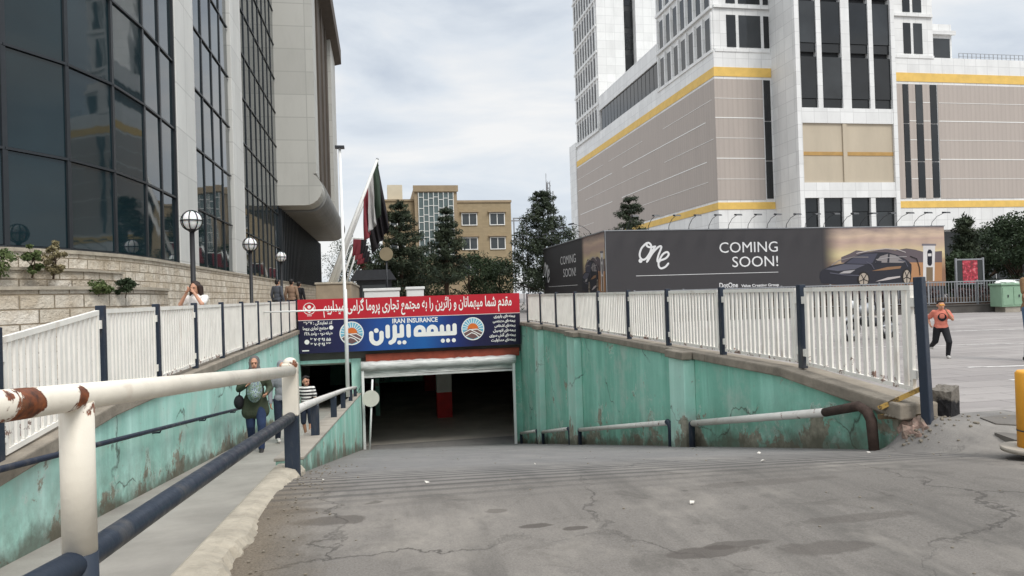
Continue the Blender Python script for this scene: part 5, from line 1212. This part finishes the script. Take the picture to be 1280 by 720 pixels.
me = bpy.data.meshes.new('crumpled_bag'); bg.to_mesh(me); bg.free(); me.materials.append(M_w2)
o = bpy.data.objects.new('crumpled_bag', me); COL.objects.link(o); o.location = (19.95, 28.35, 1.2)
prop(o, 'crumpled white bag lying on the pale green cabinet', 'bag')
# painted lines on the plaza
m = MB()
for (x0, y0, x1, y1, wd) in ((6.2, 14.9, 17, 14.1, .09), (7.0, 10.9, 16, 10.6, .10), (6.6, 9.4, 14, 8.8, .10), (7.2, 9.2, 11, 10.8, .06), (5.6, 19, 22, 18.2, .1), (5.0, 24, 24, 23.6, .1), (5.7, 7.55, 8.4, 6.9, .1)):
    a, b = PX(x0, y0), PX(x1, y1); d = Vector((b[0] - a[0], b[1] - a[1])); d.normalize(); nx, ny = -d.y * wd / 2, d.x * wd / 2
    m.add([(a[0] - nx, a[1] - ny, .004), (b[0] - nx, b[1] - ny, .004), (b[0] + nx, b[1] + ny, .004), (a[0] + nx, a[1] + ny, .004)], [(0, 1, 2, 3)])
ln = MT('worn_line_paint', .7); ln.col(ln.ramp(ln.noise(ln.vec(), 5, 6, .7), [(.4, srgb(160, 154, 150)), (.58, srgb(212, 208, 203))])); m.build('road_markings', ln.m, kind='structure')

# ------------------------------------------------------------------ flag poles in a leaning row
fw_ = [simple('flag_' + k, c, .8, .12, 3) for k, c in dict(green=srgb(52, 66, 54), white=srgb(178, 176, 174), red=srgb(122, 48, 56), black=srgb(34, 30, 34)).items()]
org = (-2.3, 50, 0); sb = thing('stone_block', 'long beige stone block carrying the row of leaning flagpoles', 'planter', org)
m = MB(); m.box(-2.95, -1.35, 33.6, 86, 0, 2.05); m.build('base_block', M_curbs if False else simple('beige_block_stone', srgb(150, 136, 116), .85, .2, 2), sb, org, bevel=.03)
m = MB(); m.box(-3.0, -1.3, 33.55, 86.05, 2.051, 2.15); m.build('cap_stone', M_curb, sb, org, bevel=.02)
rg = random.Random(6)
ORD = ['nearest', 'second', 'third', 'fourth', 'fifth', 'sixth', 'seventh', 'eighth', 'farthest']
kinds = ['Iranian', 'black', 'Iranian', 'Iranian', 'black', 'Iranian', 'black', 'Iranian', 'black']
for k, s in enumerate((34.8, 36.4, 39, 43.5, 49, 56, 64, 73, 83)):
    t = -2.4; h = 5.95 if k < 2 else 2.6; org = (t, s, 2.15)
    fp = thing('flagpole', ('%s of nine leaning white flagpoles, counting from the near end of their stone block' % ORD[k]), 'flagpole', org, 'leaning flagpoles')
    tip = Vector((t + (2.42 if k < 2 else .95), s, 2.15 + h)); base = Vector((t, s, 2.1))
    m = MB(); m.tube([base, base + (tip - base) * .5, tip], ([.10, .09, .065] if k < 2 else [.075, .065, .055]), 12); m.build('pole', M_w2, fp, org)
    m = MB(); m.ellipsoid(tip, .07, .07, .07, 10, 6); m.build('pole_cap', M_steel, fp, org)
    # the cloth hangs straight down from the upper part of the pole
    q = MB(); nu, nv = 26, 22; black = kinds[k] == 'black'
    if k >= 2:
        m = MB(); m.tube([tip - Vector((.05, 0, .12)), tip + Vector((.85, 0, -.16))], .028, 6); m.build('cross_rod', M_w2, fp, org)
        for i in range(nu + 1):
            u = i / nu
            for j in range(nv + 1):
                v = j / nv; q.v.append((tip.x + .06 + .74 * u - .12 * v + .05 * v * math.sin(u * 9 + k), s + .06 * v * math.sin(u * 19 + 2 * v + k), tip.z - .17 - .04 * u - (.95 - .25 * u) * v))
    for i in range(nu + 1 if k < 2 else 0):
        u = i / nu; hp = base + (tip - base) * (.985 - .31 * u) + Vector((.07, 0, 0))
        for j in range(nv + 1):
            v = j / nv; dl = (2.55 - .5 * u) * v * (1.25 if black else 1)
            q.v.append((hp.x + (.2 + .03 * k) * v * (.25 if not black else 1.7 if k == 1 else .9) + (.07 * math.sin(u * 17 + k) + .05 * math.sin(u * 41 + 3 * v)) * v, hp.y + v ** .6 * (.20 * math.sin(u * 23 + 2.5 * v + k * 2) + .07 * math.sin(u * 57 + 4 * v)), hp.z - dl))
    for i in range(nu):
        for j in range(nv):
            c_ = (2 if i < nu * .55 else 3) if k >= 2 else 3 if black else (0 if i < nu / 3 else 1 if i < 2 * nu / 3 else 2)
            a = i * (nv + 1) + j; q.face((a, a + 1, a + nv + 2, a + nv + 1), c_, True)
    fo = q.build('flag', fw_, org=org)
    so_ = fo.modifiers.new('thick', 'SOLIDIFY'); so_.thickness = .012
    prop(fo, ('small dark red and black flag' if k >= 2 else 'limp green white and red flag' if not black else 'limp black mourning flag') + ' hanging from the ' + ORD[k] + ' leaning flagpole', 'flag', 'flags on the leaning poles')
# dark kiosk and round tan sign behind the poles
org = (-.4, 46.5, 0); kk = thing('kiosk', 'small dark kiosk with overhanging roof behind the flagpoles', 'kiosk', org)
m = MB(); m.box(-1.5, .7, 46, 48, 0, 2.5); m.build('body', M_dark, kk, org); m = MB(); m.prism_s([(-1.9, 2.5), (1.0, 2.5), (.6, 3.15), (-1.5, 3.15)], 45.6, 48.4); m.build('roof', M_dark, kk, org)
m = MB(); m.box(-1.2, .4, 45.95, 45.998, 1.1, 2.2); m.build('window', G_gray, kk, org)
org = (.62, 42.6, 0); rs = thing('round_sign', 'round tan disc on a post behind the flags', 'sign', org)
m = MB(); m.tube([(.38, 42.7, 0), (.38, 42.7, 3.9)], .05, 8); m.build('post', M_dark, rs, org)
m = MB(); m.tube([(.38, 42.55, 3.95), (.38, 42.62, 3.95)], [.4, .4], 32); m.build('disc', simple('tan_disc', srgb(136, 124, 100), .7, .1, 2), rs, org)
# plants in the planters
for k, (t, s, z, h, wd, lab, mt) in enumerate([(-6.72, 13.9, 2.0, .42, .8, 'green leafy weed bush at the left edge of the stone planter', L_green), (-6.3, 14.35, 2.02, .5, .35, 'taller thin weed beside the green bush at the left edge', L_green),
        (-6.05, 14.6, 2.0, .62, .4, 'dry yellowish weed standing in the upper planter', L_dry), (-5.62, 15.55, 1.66, .2, .5, 'low green weed tuft hanging over the lower planter', L_green), (-5.32, 16.15, 1.62, .28, .5, 'dark green weed clump where the lower planter ends', L_dark)]):
    p = bushy('weed_plant', t, s, h, wd, lab, 70 + k, mt, 'weeds in the stone planter', .0, .028, 20, 70); p.location.z = z
# ------------------------------------------------------------------ people: one continuous body each, clothes and hair as children
M_skin = simple('skin', srgb(190, 142, 116), .55, .06, 4); M_hair = simple('dark_hair', srgb(28, 22, 20), .6, .2, 20)
M_hairb = simple('brown_hair', srgb(46, 30, 24), .6, .25, 20); M_eye = simple('eye_dark', srgb(22, 18, 16), .3, .05, 3); M_lip = simple('lip', srgb(150, 84, 76), .5, .05, 3)
def remesh(mb, name, mat, parent, vox, smooth=3):
    tmp = mb.build('tmp', mat); tmp.location = (0, 0, 0); tmp.rotation_euler = (0, 0, 0)
    r = tmp.modifiers.new('r', 'REMESH'); r.mode = 'VOXEL'; r.voxel_size = vox; r.use_smooth_shade = True
    s_ = tmp.modifiers.new('s', 'SMOOTH'); s_.iterations = smooth; s_.factor = .5
    bpy.context.view_layer.update()
    me = bpy.data.meshes.new_from_object(tmp.evaluated_get(bpy.context.evaluated_depsgraph_get())); me.name = name
    old = tmp.data; bpy.data.objects.remove(tmp); bpy.data.meshes.remove(old)
    me.materials.clear(); me.materials.append(mat); me.polygons.foreach_set('use_smooth', [True] * len(me.polygons))
    o = bpy.data.objects.new(name, me); COL.objects.link(o)
    if parent: o.parent = parent
    return o
def person(label, t, s, z, rz, h, shirt, trousers, shoes=None, J=None, head=1.0, sleeve='long', hairstyle='short', hairmat=None, hem=None, slim=1.0, shorts=False, cat='person', group=None, belly=1.0):
    """local: x to the figure's left, facing -y, z up; joints in metres for a 1.70 m adult, scaled by h/1.7"""
    k = h / 1.7
    D = dict(ankL=(.10, .03, .08), ankR=(-.10, .03, .08), kneL=(.10, -.01, .48), kneR=(-.10, -.01, .48), hipL=(.09, 0, .90), hipR=(-.09, 0, .90), pel=(0, 0, .94), wai=(0, .0, 1.08), che=(0, .0, 1.28),
             shL=(.175, .01, 1.39), shR=(-.175, .01, 1.39), elL=(.24, .03, 1.10), elR=(-.24, .03, 1.10), wrL=(.25, -.06, .86), wrR=(-.25, -.06, .86), neck=(0, .01, 1.44), head=(0, -.015, 1.585), look=0.0, tilt=0.0)
    if J: D.update(J)
    P = {q: Vector(v) if not isinstance(v, float) else v for q, v in D.items()}
    root = thing('person', label, cat, (t, s, z), group, rz)
    root.scale = (1, 1, 1)
    def V(q): return P[q] * k
    b = MB(); c = b.capsule
    for sd_ in 'LR':
        c(V('hip' + sd_), V('kne' + sd_), .078 * k * slim, .052 * k * slim); c(V('kne' + sd_), V('ank' + sd_), .052 * k * slim, .036 * k)
        a = V('ank' + sd_); c(a + Vector((0, .03, -.045)) * k, a + Vector((0, -.15, -.055)) * k, .034 * k, .026 * k)
        c(V('sh' + sd_), V('el' + sd_), .048 * k * slim, .038 * k * slim); c(V('el' + sd_), V('wr' + sd_), .038 * k * slim, .026 * k)
        c(V('neck') - Vector((0, 0, .03 * k)), V('sh' + sd_), .05 * k, .05 * k)
        # hand: palm, four fingers of unequal length, thumb from the side
        w_ = V('wr' + sd_); d = (w_ - V('el' + sd_)).normalized(); sdv = Vector((1 if sd_ == 'L' else -1, 0, 0)); fw = (Vector((0, -1, 0)) - d * d.y * -1); fw = (Vector((0, -1, 0)) - d * d.dot(Vector((0, -1, 0)))); 
        fw = fw.normalized() if fw.length > .15 else Vector((1, 0, 0)); nn = d.cross(fw).normalized()
        pc = w_ + d * .075 * k
        for q in (-.6, .6): c(w_ + d * .01 * k, pc + fw * q * .03 * k, .02 * k, .017 * k)
        for q, ln in zip((-1.0, -.34, .34, 1.0), (.055, .072, .078, .068)):
            r0 = pc + fw * q * .032 * k; r1 = r0 + (d * .9 + nn * .25 * (1 if sd_ == 'L' else -1)).normalized() * ln * .55 * k; r2 = r1 + (d * .6 + nn * .8 * (1 if sd_ == 'L' else -1)).normalized() * ln * .45 * k
            c(r0, r1, .0095 * k, .0088 * k, 8); c(r1, r2, .0088 * k, .0075 * k, 8)
        th0 = w_ + d * .03 * k + fw * .03 * k; c(th0, th0 + (d * .6 + fw * .8).normalized() * .055 * k, .012 * k, .009 * k, 8)
    c(V('pel') + Vector((.05, 0, 0)) * k, V('pel') - Vector((.05, 0, 0)) * k, .105 * k * slim, .105 * k * slim)
    b.ellipsoid(V('wai'), .125 * k * slim, .095 * k * slim * belly, .17 * k); b.ellipsoid(V('che'), .155 * k * slim, .105 * k * slim, .19 * k)
    hc = V('head'); c(V('neck') - Vector((0, 0, .05 * k)), hc - Vector((0, -.01, .07)) * k * head, .054 * k, .05 * k * head)
    Rm = Matrix.Rotation(P['look'], 3, 'Z') @ Matrix.Rotation(P['tilt'], 3, 'X')
    H = lambda x, y, zz: hc + Rm @ (Vector((x, y, zz)) * k * head)
    b.ellipsoid(H(0, .01, .025), .076 * k * head, .095 * k * head, .098 * k * head, 18, 12); b.ellipsoid(H(0, -.02, -.045), .058 * k * head, .066 * k * head, .07 * k * head, 16, 10)
    c(H(0, -.085, .012), H(0, -.102, -.028), .009 * k * head, .014 * k * head, 8)
    for x in (-.079, .079): b.ellipsoid(H(x, .012, -.005), .012 * k * head, .022 * k * head, .032 * k * head, 8, 6)
    c(H(-.03, -.086, .028), H(.03, -.086, .028), .012 * k * head, .012 * k * head, 8)
    body = remesh(b, 'body', M_skin, root, max(.0085 * k, .006), 2)
    e = MB()
    for x in (-.031, .031): e.ellipsoid(H(x, -.084, .008), .014 * k * head, .009 * k * head, .008 * k * head, 8, 6)
    e.build('eyes', M_eye, root)
    e = MB(); e.capsule(H(-.02, -.084, -.062), H(.02, -.084, -.062), .007 * k * head, .007 * k * head, 8); e.build('mouth', M_lip, root)
    # hair or scarf
    g = MB(); hm = hairmat or M_hair
    if hairstyle == 'short':
        g.ellipsoid(H(0, .022, .045), .084 * k * head, .096 * k * head, .088 * k * head, 18, 12); g.ellipsoid(H(0, .05, -.01), .074 * k * head, .06 * k * head, .075 * k * head, 14, 9); g.ellipsoid(H(0, -.05, .095), .062 * k * head, .04 * k * head, .028 * k * head, 12, 8)
        remesh(g, 'hair', hm, root, .009 * k, 2)
    elif hairstyle == 'long':
        g.ellipsoid(H(0, .025, .045), .088 * k * head, .098 * k * head, .088 * k * head, 18, 12); g.ellipsoid(H(0, .06, -.05), .09 * k * head, .06 * k * head, .14 * k * head, 14, 9)
        for x in (-1, 1): g.capsule(H(x * .075, .0, .03), H(x * .115, .02, -.23), .04 * k, .028 * k); g.capsule(H(x * .08, .05, .0), H(x * .08, .07, -.27), .05 * k, .03 * k)
        remesh(g, 'hair', hm, root, .01 * k, 2)
    elif hairstyle == 'scarf':
        g.ellipsoid(H(0, .03, .035), .096 * k * head, .102 * k * head, .108 * k * head, 18, 12); g.ellipsoid(H(0, .035, -.09), .1 * k, .085 * k, .1 * k); g.capsule(H(-.07, .0, -.15), H(.07, 0, -.15), .07 * k, .07 * k); g.capsule(H(-.076, -.02, .02), H(-.05, -.05, -.11), .024 * k, .03 * k); g.capsule(H(.076, -.02, .02), H(.05, -.05, -.11), .024 * k, .03 * k)
        remesh(g, 'headscarf', hm, root, .01 * k, 2)
    # top
    g = MB(); c = g.capsule
    g.ellipsoid(V('che'), .178 * k * slim, .128 * k * slim, .205 * k); g.ellipsoid(V('wai'), .15 * k * slim, .122 * k * slim * belly, .19 * k)
    c(V('pel') + Vector((.055, 0, .0)) * k, V('pel') + Vector((-.055, 0, .0)) * k, .12 * k * slim, .12 * k * slim)
    for sd_ in 'LR':
        c(V('neck') - Vector((0, 0, .055)) * k, V('sh' + sd_), .055 * k, .066 * k)
        if sleeve == 'long': c(V('sh' + sd_), V('el' + sd_), .066 * k * slim, .056 * k * slim); c(V('el' + sd_), V('wr' + sd_), .054 * k * slim, .042 * k)
        else: c(V('sh' + sd_), V('sh' + sd_).lerp(V('el' + sd_), .68), .066 * k * slim, .064 * k * slim)
    if hem:
        for x in (-.07, 0, .07): c(V('pel') + Vector((x, 0, 0)) * k, Vector((x * 1.5 * k + V('pel').x * .6, V('pel').y * .6, hem * k)), .12 * k * slim, .13 * k * slim)
    remesh(g, 'top', shirt, root, .0125 * k, 3)
    g = MB(); c = g.capsule
    c(V('pel') + Vector((.05, 0, -.02)) * k, V('pel') + Vector((-.05, 0, -.02)) * k, .117 * k * slim, .117 * k * slim)
    for sd_ in 'LR':
        c(V('hip' + sd_), V('kne' + sd_), .098 * k * slim, .074 * k * slim)
        if not shorts: c(V('kne' + sd_), V('ank' + sd_), .07 * k * slim, .058 * k)
    remesh(g, 'shorts' if shorts else 'trousers', trousers, root, .0125 * k, 3)
    for sd_ in 'LR':
        g = MB(); a = V('ank' + sd_); fd = Vector((0, -1, 0))
        g.capsule(a + Vector((0, .035, -.04)) * k, a + Vector((0, -.16, -.052)) * k, .044 * k, .036 * k); g.capsule(a, a + Vector((0, -.03, -.04)) * k, .045 * k, .042 * k)
        remesh(g, 'shoe', shoes or M_shoe, root, .011 * k, 2)
    return root, V, k, H
M_shoe = simple('dark_shoe', srgb(40, 38, 38), .6, .2, 8); M_shoe_w = simple('pale_shoe', srgb(200, 196, 190), .6, .1, 8)
fab = lambda n, r, g_, b_: simple(n, srgb(r, g_, b_), .9, .18, 9, bump=.9, fine=2.2)
F_olive = fab('olive_cloth', 60, 66, 50); F_denim = fab('dark_denim', 40, 54, 84); F_grey = fab('grey_cloth', 132, 134, 138); F_white = fab('white_cloth', 232, 228, 222)
F_blackc = fab('black_cloth', 30, 30, 34); F_navyc = fab('navy_cloth', 38, 46, 62); F_tan = fab('tan_cloth', 142, 116, 96); F_jeans = fab('blue_jeans', 72, 96, 122)
st = MT('black_white_stripes', .9); o_ = st.sep(st.co.outputs['Object']); st.col(st.mix(st.math('GREATER_THAN', st.math('SINE', st.math('MULTIPLY', o_[2], 2 * math.pi / .066)), .0), srgb(34, 34, 38), srgb(226, 224, 218)))
# woman with a patterned backpack worn in front, walking up the walkway
zp = lambda s: -.1 * s
r, V, k, H = person('woman in olive coat and headscarf carrying a patterned backpack in front on the walkway', -2.28, 13.35, zp(13.35), .12, 1.70, F_olive, F_denim, M_shoe,
    dict(ankL=(.09, -.16, .085), kneL=(.10, -.14, .50), ankR=(-.09, .22, .13), kneR=(-.09, .02, .47), elL=(.25, .02, 1.12), wrL=(.20, -.2, 1.05), elR=(-.27, .03, 1.13), wrR=(-.12, -.21, 1.22)), hairstyle='scarf', hairmat=fab('grey_scarf', 96, 94, 92), hem=.72, slim=1.08)
bp_m = MT('patterned_backpack', .8); v_ = bp_m.vec(); vo = bp_m.n('ShaderNodeTexVoronoi'); vo.inputs['Scale'].default_value = 22; bp_m.l(v_, vo.inputs['Vector'])
bp_m.col(bp_m.ramp(vo.outputs['Distance'], [(.2, srgb(70, 84, 100)), (.45, srgb(150, 164, 166)), (.6, srgb(110, 128, 110))]))
bk = thing('backpack', 'blue and grey patterned backpack held against the chest of the woman in olive', 'backpack', (-2.28, 13.35, zp(13.35) + 1.12), rz=.12)
g = MB(); g.ellipsoid((0, -.2, 0), .135, .1, .22, 18, 12); g.capsule((0, -.27, -.08), (0, -.27, -.06), .08, .08); remesh(g, 'bag_body', bp_m.m, bk, .011, 3)
for x in (-.1, .1):
    m = MB(); m.tube([(x, -.14, -.12), (x * 1.3, -.05, .0), (x * 1.3, -.03, .2), (x * 1.1, .04, .31)], .016, 8); m.build('strap', F_blackc, bk)
hb2 = thing('shoulder_bag', 'black shoulder bag hanging at the side of the woman in olive', 'bag', (-2.55, 13.3, zp(13.3) + .9), rz=.12)
g = MB(); g.ellipsoid((0, 0, 0), .09, .12, .13, 14, 10); remesh(g, 'bag_body', F_blackc, hb2, .011, 3); m = MB(); m.tube([(.0, -.05, .1), (.05, -.03, .3), (.12, .0, .5)], .012, 6); m.build('strap', F_blackc, hb2)
person('adult in grey hooded top mostly hidden behind the cream rail post', -1.98, 14.6, zp(14.6), .3, 1.62, F_grey, F_navyc, M_shoe_w, dict(ankL=(.09, -.1, .085), ankR=(-.09, .14, .1)), hairstyle='scarf', hairmat=F_grey)
person('boy in black and white striped shirt and dark shorts on the walkway', -1.56, 15.0, zp(15.0), -.25, 1.28, st.m, F_navyc, M_shoe, dict(look=.9, ankL=(.09, -.08, .085), ankR=(-.09, .14, .1), wrL=(.24, -.1, .88)), head=1.18, sleeve='short', shorts=True)
person('woman in white top leaning on the left fence with both hands at her face', -3.42, 14.3, .06, -.35, 1.72, F_white, F_blackc, M_shoe,
    dict(che=(0, -.05, 1.28), shL=(.175, -.06, 1.38), shR=(-.175, -.06, 1.38), neck=(0, -.05, 1.44), head=(0, -.1, 1.575), elL=(.22, -.24, 1.27), elR=(-.22, -.24, 1.27), wrL=(.085, -.25, 1.47), wrR=(-.085, -.25, 1.47), tilt=.1), sleeve='short', hairstyle='long', hairmat=M_hairb)
person('person in dark grey jacket walking at the far end of the fence', -3.9, 28.2, .46, 2.6, 1.72, fab('slate_cloth', 80, 84, 92), F_blackc, M_shoe, dict(ankL=(.09, -.15, .085), ankR=(-.09, .2, .12)))
person('person in tan jacket seen from behind at the far end of the fence', -3.45, 28.8, .46, 2.9, 1.72, F_tan, F_blackc, M_shoe, dict(ankL=(.09, -.15, .085), ankR=(-.09, .2, .12)))
person('person in black top walking beside the one in the tan jacket', -3.36, 30.5, .46, 2.8, 1.66, F_blackc, F_navyc, M_shoe, dict(ankL=(.09, -.12, .085), ankR=(-.09, .2, .12)))
F_or = fab('coral_cloth', 206, 122, 104)
r, V, k, H = person('small boy in coral shirt running across the plaza with a hand raised to his face', 9.66, 10.8, 0, -.5, 1.04, F_or, F_blackc, M_shoe_w,
    dict(ankL=(.12, -.14, .085), kneL=(.14, -.22, .46), ankR=(-.16, .46, .30), kneR=(-.14, .06, .47), hipL=(.09, 0, .86), hipR=(-.09, 0, .86), pel=(0, 0, .9), wai=(0, -.02, 1.03), che=(0, -.04, 1.2), shL=(.17, -.04, 1.31), shR=(-.17, -.04, 1.31), neck=(0, -.04, 1.36), head=(0, -.07, 1.51),
         elL=(.27, -.12, 1.1), wrL=(.12, -.24, 1.3), elR=(-.29, .14, 1.12), wrR=(-.28, -.02, .97)), head=1.22, sleeve='short', slim=1.12)
g = MB(); g.capsule(H(-.035, -.09, .008), H(.035, -.09, .008), .012, .012, 10); o = g.build('sunglasses', M_yel, org=(0, 0, 0)); o.location = r.location; o.rotation_euler = r.rotation_euler; prop(o, 'yellow toy glasses on the face of the running boy', 'glasses')
g = MB(); g.disc((0, 0), .07, 0, lambda x, y, d: (x, -.118 * 1.04 / 1.7 - .032, 1.17 * k + y)); g.build('shirt_print', F_blackc, r)
person('adult in brownish top and blue jeans at the right picture edge', 10.45, 9.78, 0, .3, 1.6, fab('brown_cloth', 128, 100, 70), F_jeans, M_shoe, dict(elR=(-.26, -.05, 1.12), wrR=(-.16, -.28, 1.14), elL=(.26, -.05, 1.12), wrL=(.10, -.28, 1.1)), sleeve='short', hairstyle='short')
# ------------------------------------------------------------------ motorbike behind the last fence panel
mbk = thing('motorbike', 'small silver motorbike parked behind the last white fence panel', 'motorbike', (11.3, 14.8, 0), rz=.22)
def wheel(x):
    m = MB(); cs = [2 * math.pi * i / 24 for i in range(25)]; m.tube([(x + .24 * math.cos(a), 0, .28 + .24 * math.sin(a)) for a in cs], .05, 8, caps=False); w_ = m.build('wheel', M_rub, mbk)
    m = MB(); m.tube([(x + .17 * math.cos(a), 0, .28 + .17 * math.sin(a)) for a in cs], .02, 6, caps=False); m.tube([(x, -.05, .28), (x, .05, .28)], .05, 10)
    for k_ in range(6): a = math.pi * k_ / 3; m.bar((x, 0, .28), (x + .17 * math.cos(a), 0, .28 + .17 * math.sin(a)), .02, .02)
    m.build('rim', M_steel, w_)
wheel(-.6); wheel(.6)
g = MB(); g.capsule((-.15, 0, .45), (.2, 0, .42), .13, .11); remesh(g, 'engine', M_dark, mbk, .015)
g = MB(); g.capsule((-.28, 0, .72), (.02, 0, .76), .1, .13); g.capsule((.3, 0, .68), (.66, 0, .74), .08, .06); remesh(g, 'body', M_steel, mbk, .015)
g = MB(); g.capsule((.05, 0, .82), (.5, 0, .8), .085, .08); remesh(g, 'seat', M_rub, mbk, .015)
m = MB()
for y in (-.08, .08): m.tube([(-.6, y, .28), (-.42, y, .92)], .022, 8); m.tube([(.6, y, .28), (.45, y, .7)], .018, 8)
m.tube([(-.35, 0, .85), (.1, 0, .35), (.4, 0, .35), (.35, 0, .7)], .03, 8); m.build('frame', M_dark, mbk)
m = MB(); m.tube([(-.3, -.36, 1.02), (-.4, -.1, .97), (-.4, .1, .97), (-.3, .36, 1.02)], .014, 8); m.build('handlebar', M_dark, mbk)
m = MB(); m.ellipsoid((-.52, 0, .86), .08, .09, .09, 14, 9); m.build('headlight', simple('lamp_glass', srgb(210, 212, 214), .15, .05, 3), mbk)
g = MB(); g.capsule((-.78, 0, .5), (-.45, 0, .58), .045, .055); remesh(g, 'fender', M_steel, mbk, .012)
m = MB(); m.tube([(.1, -.14, .3), (.75, -.16, .36)], [.03, .045], 10); m.build('exhaust', M_steel, mbk)
# ------------------------------------------------------------------ pale car far behind the banner
org = (9.6, 62, 0); car = thing('parked_car', 'pale silver car whose roof just shows above the banner in front of the tan building', 'car', org)
m = MB(); prof = [(60.0, .35), (64.2, .35), (64.25, .75), (63.4, .95), (62.6, 1.42), (61.2, 1.45), (60.3, .98), (59.95, .85)]; m.prism_t(prof, 8.75, 10.45); m.build('body', simple('silver_paint', srgb(176, 184, 194), .3, .05, 2, .4), car, org, bevel=.06)
m = MB(); m.prism_t([(60.55, 1.0), (61.28, 1.4), (62.5, 1.38), (63.1, 1.0)], 8.74, 10.46); m.build('side_window', G_dark, car, org)
m = MB(); m.add([(8.9, 60.33, 1.02), (10.3, 60.33, 1.02), (10.2, 61.1, 1.42), (9.0, 61.1, 1.42)], [(0, 1, 2, 3)]); m.build('windscreen', G_dark, car, org)
for t in (8.8, 10.4):
    for s in (60.8, 63.4):
        m = MB(); m.tube([(t - .1, s, .32), (t + .1, s, .32)], .32, 18); m.build('wheel', M_rub, car, org)
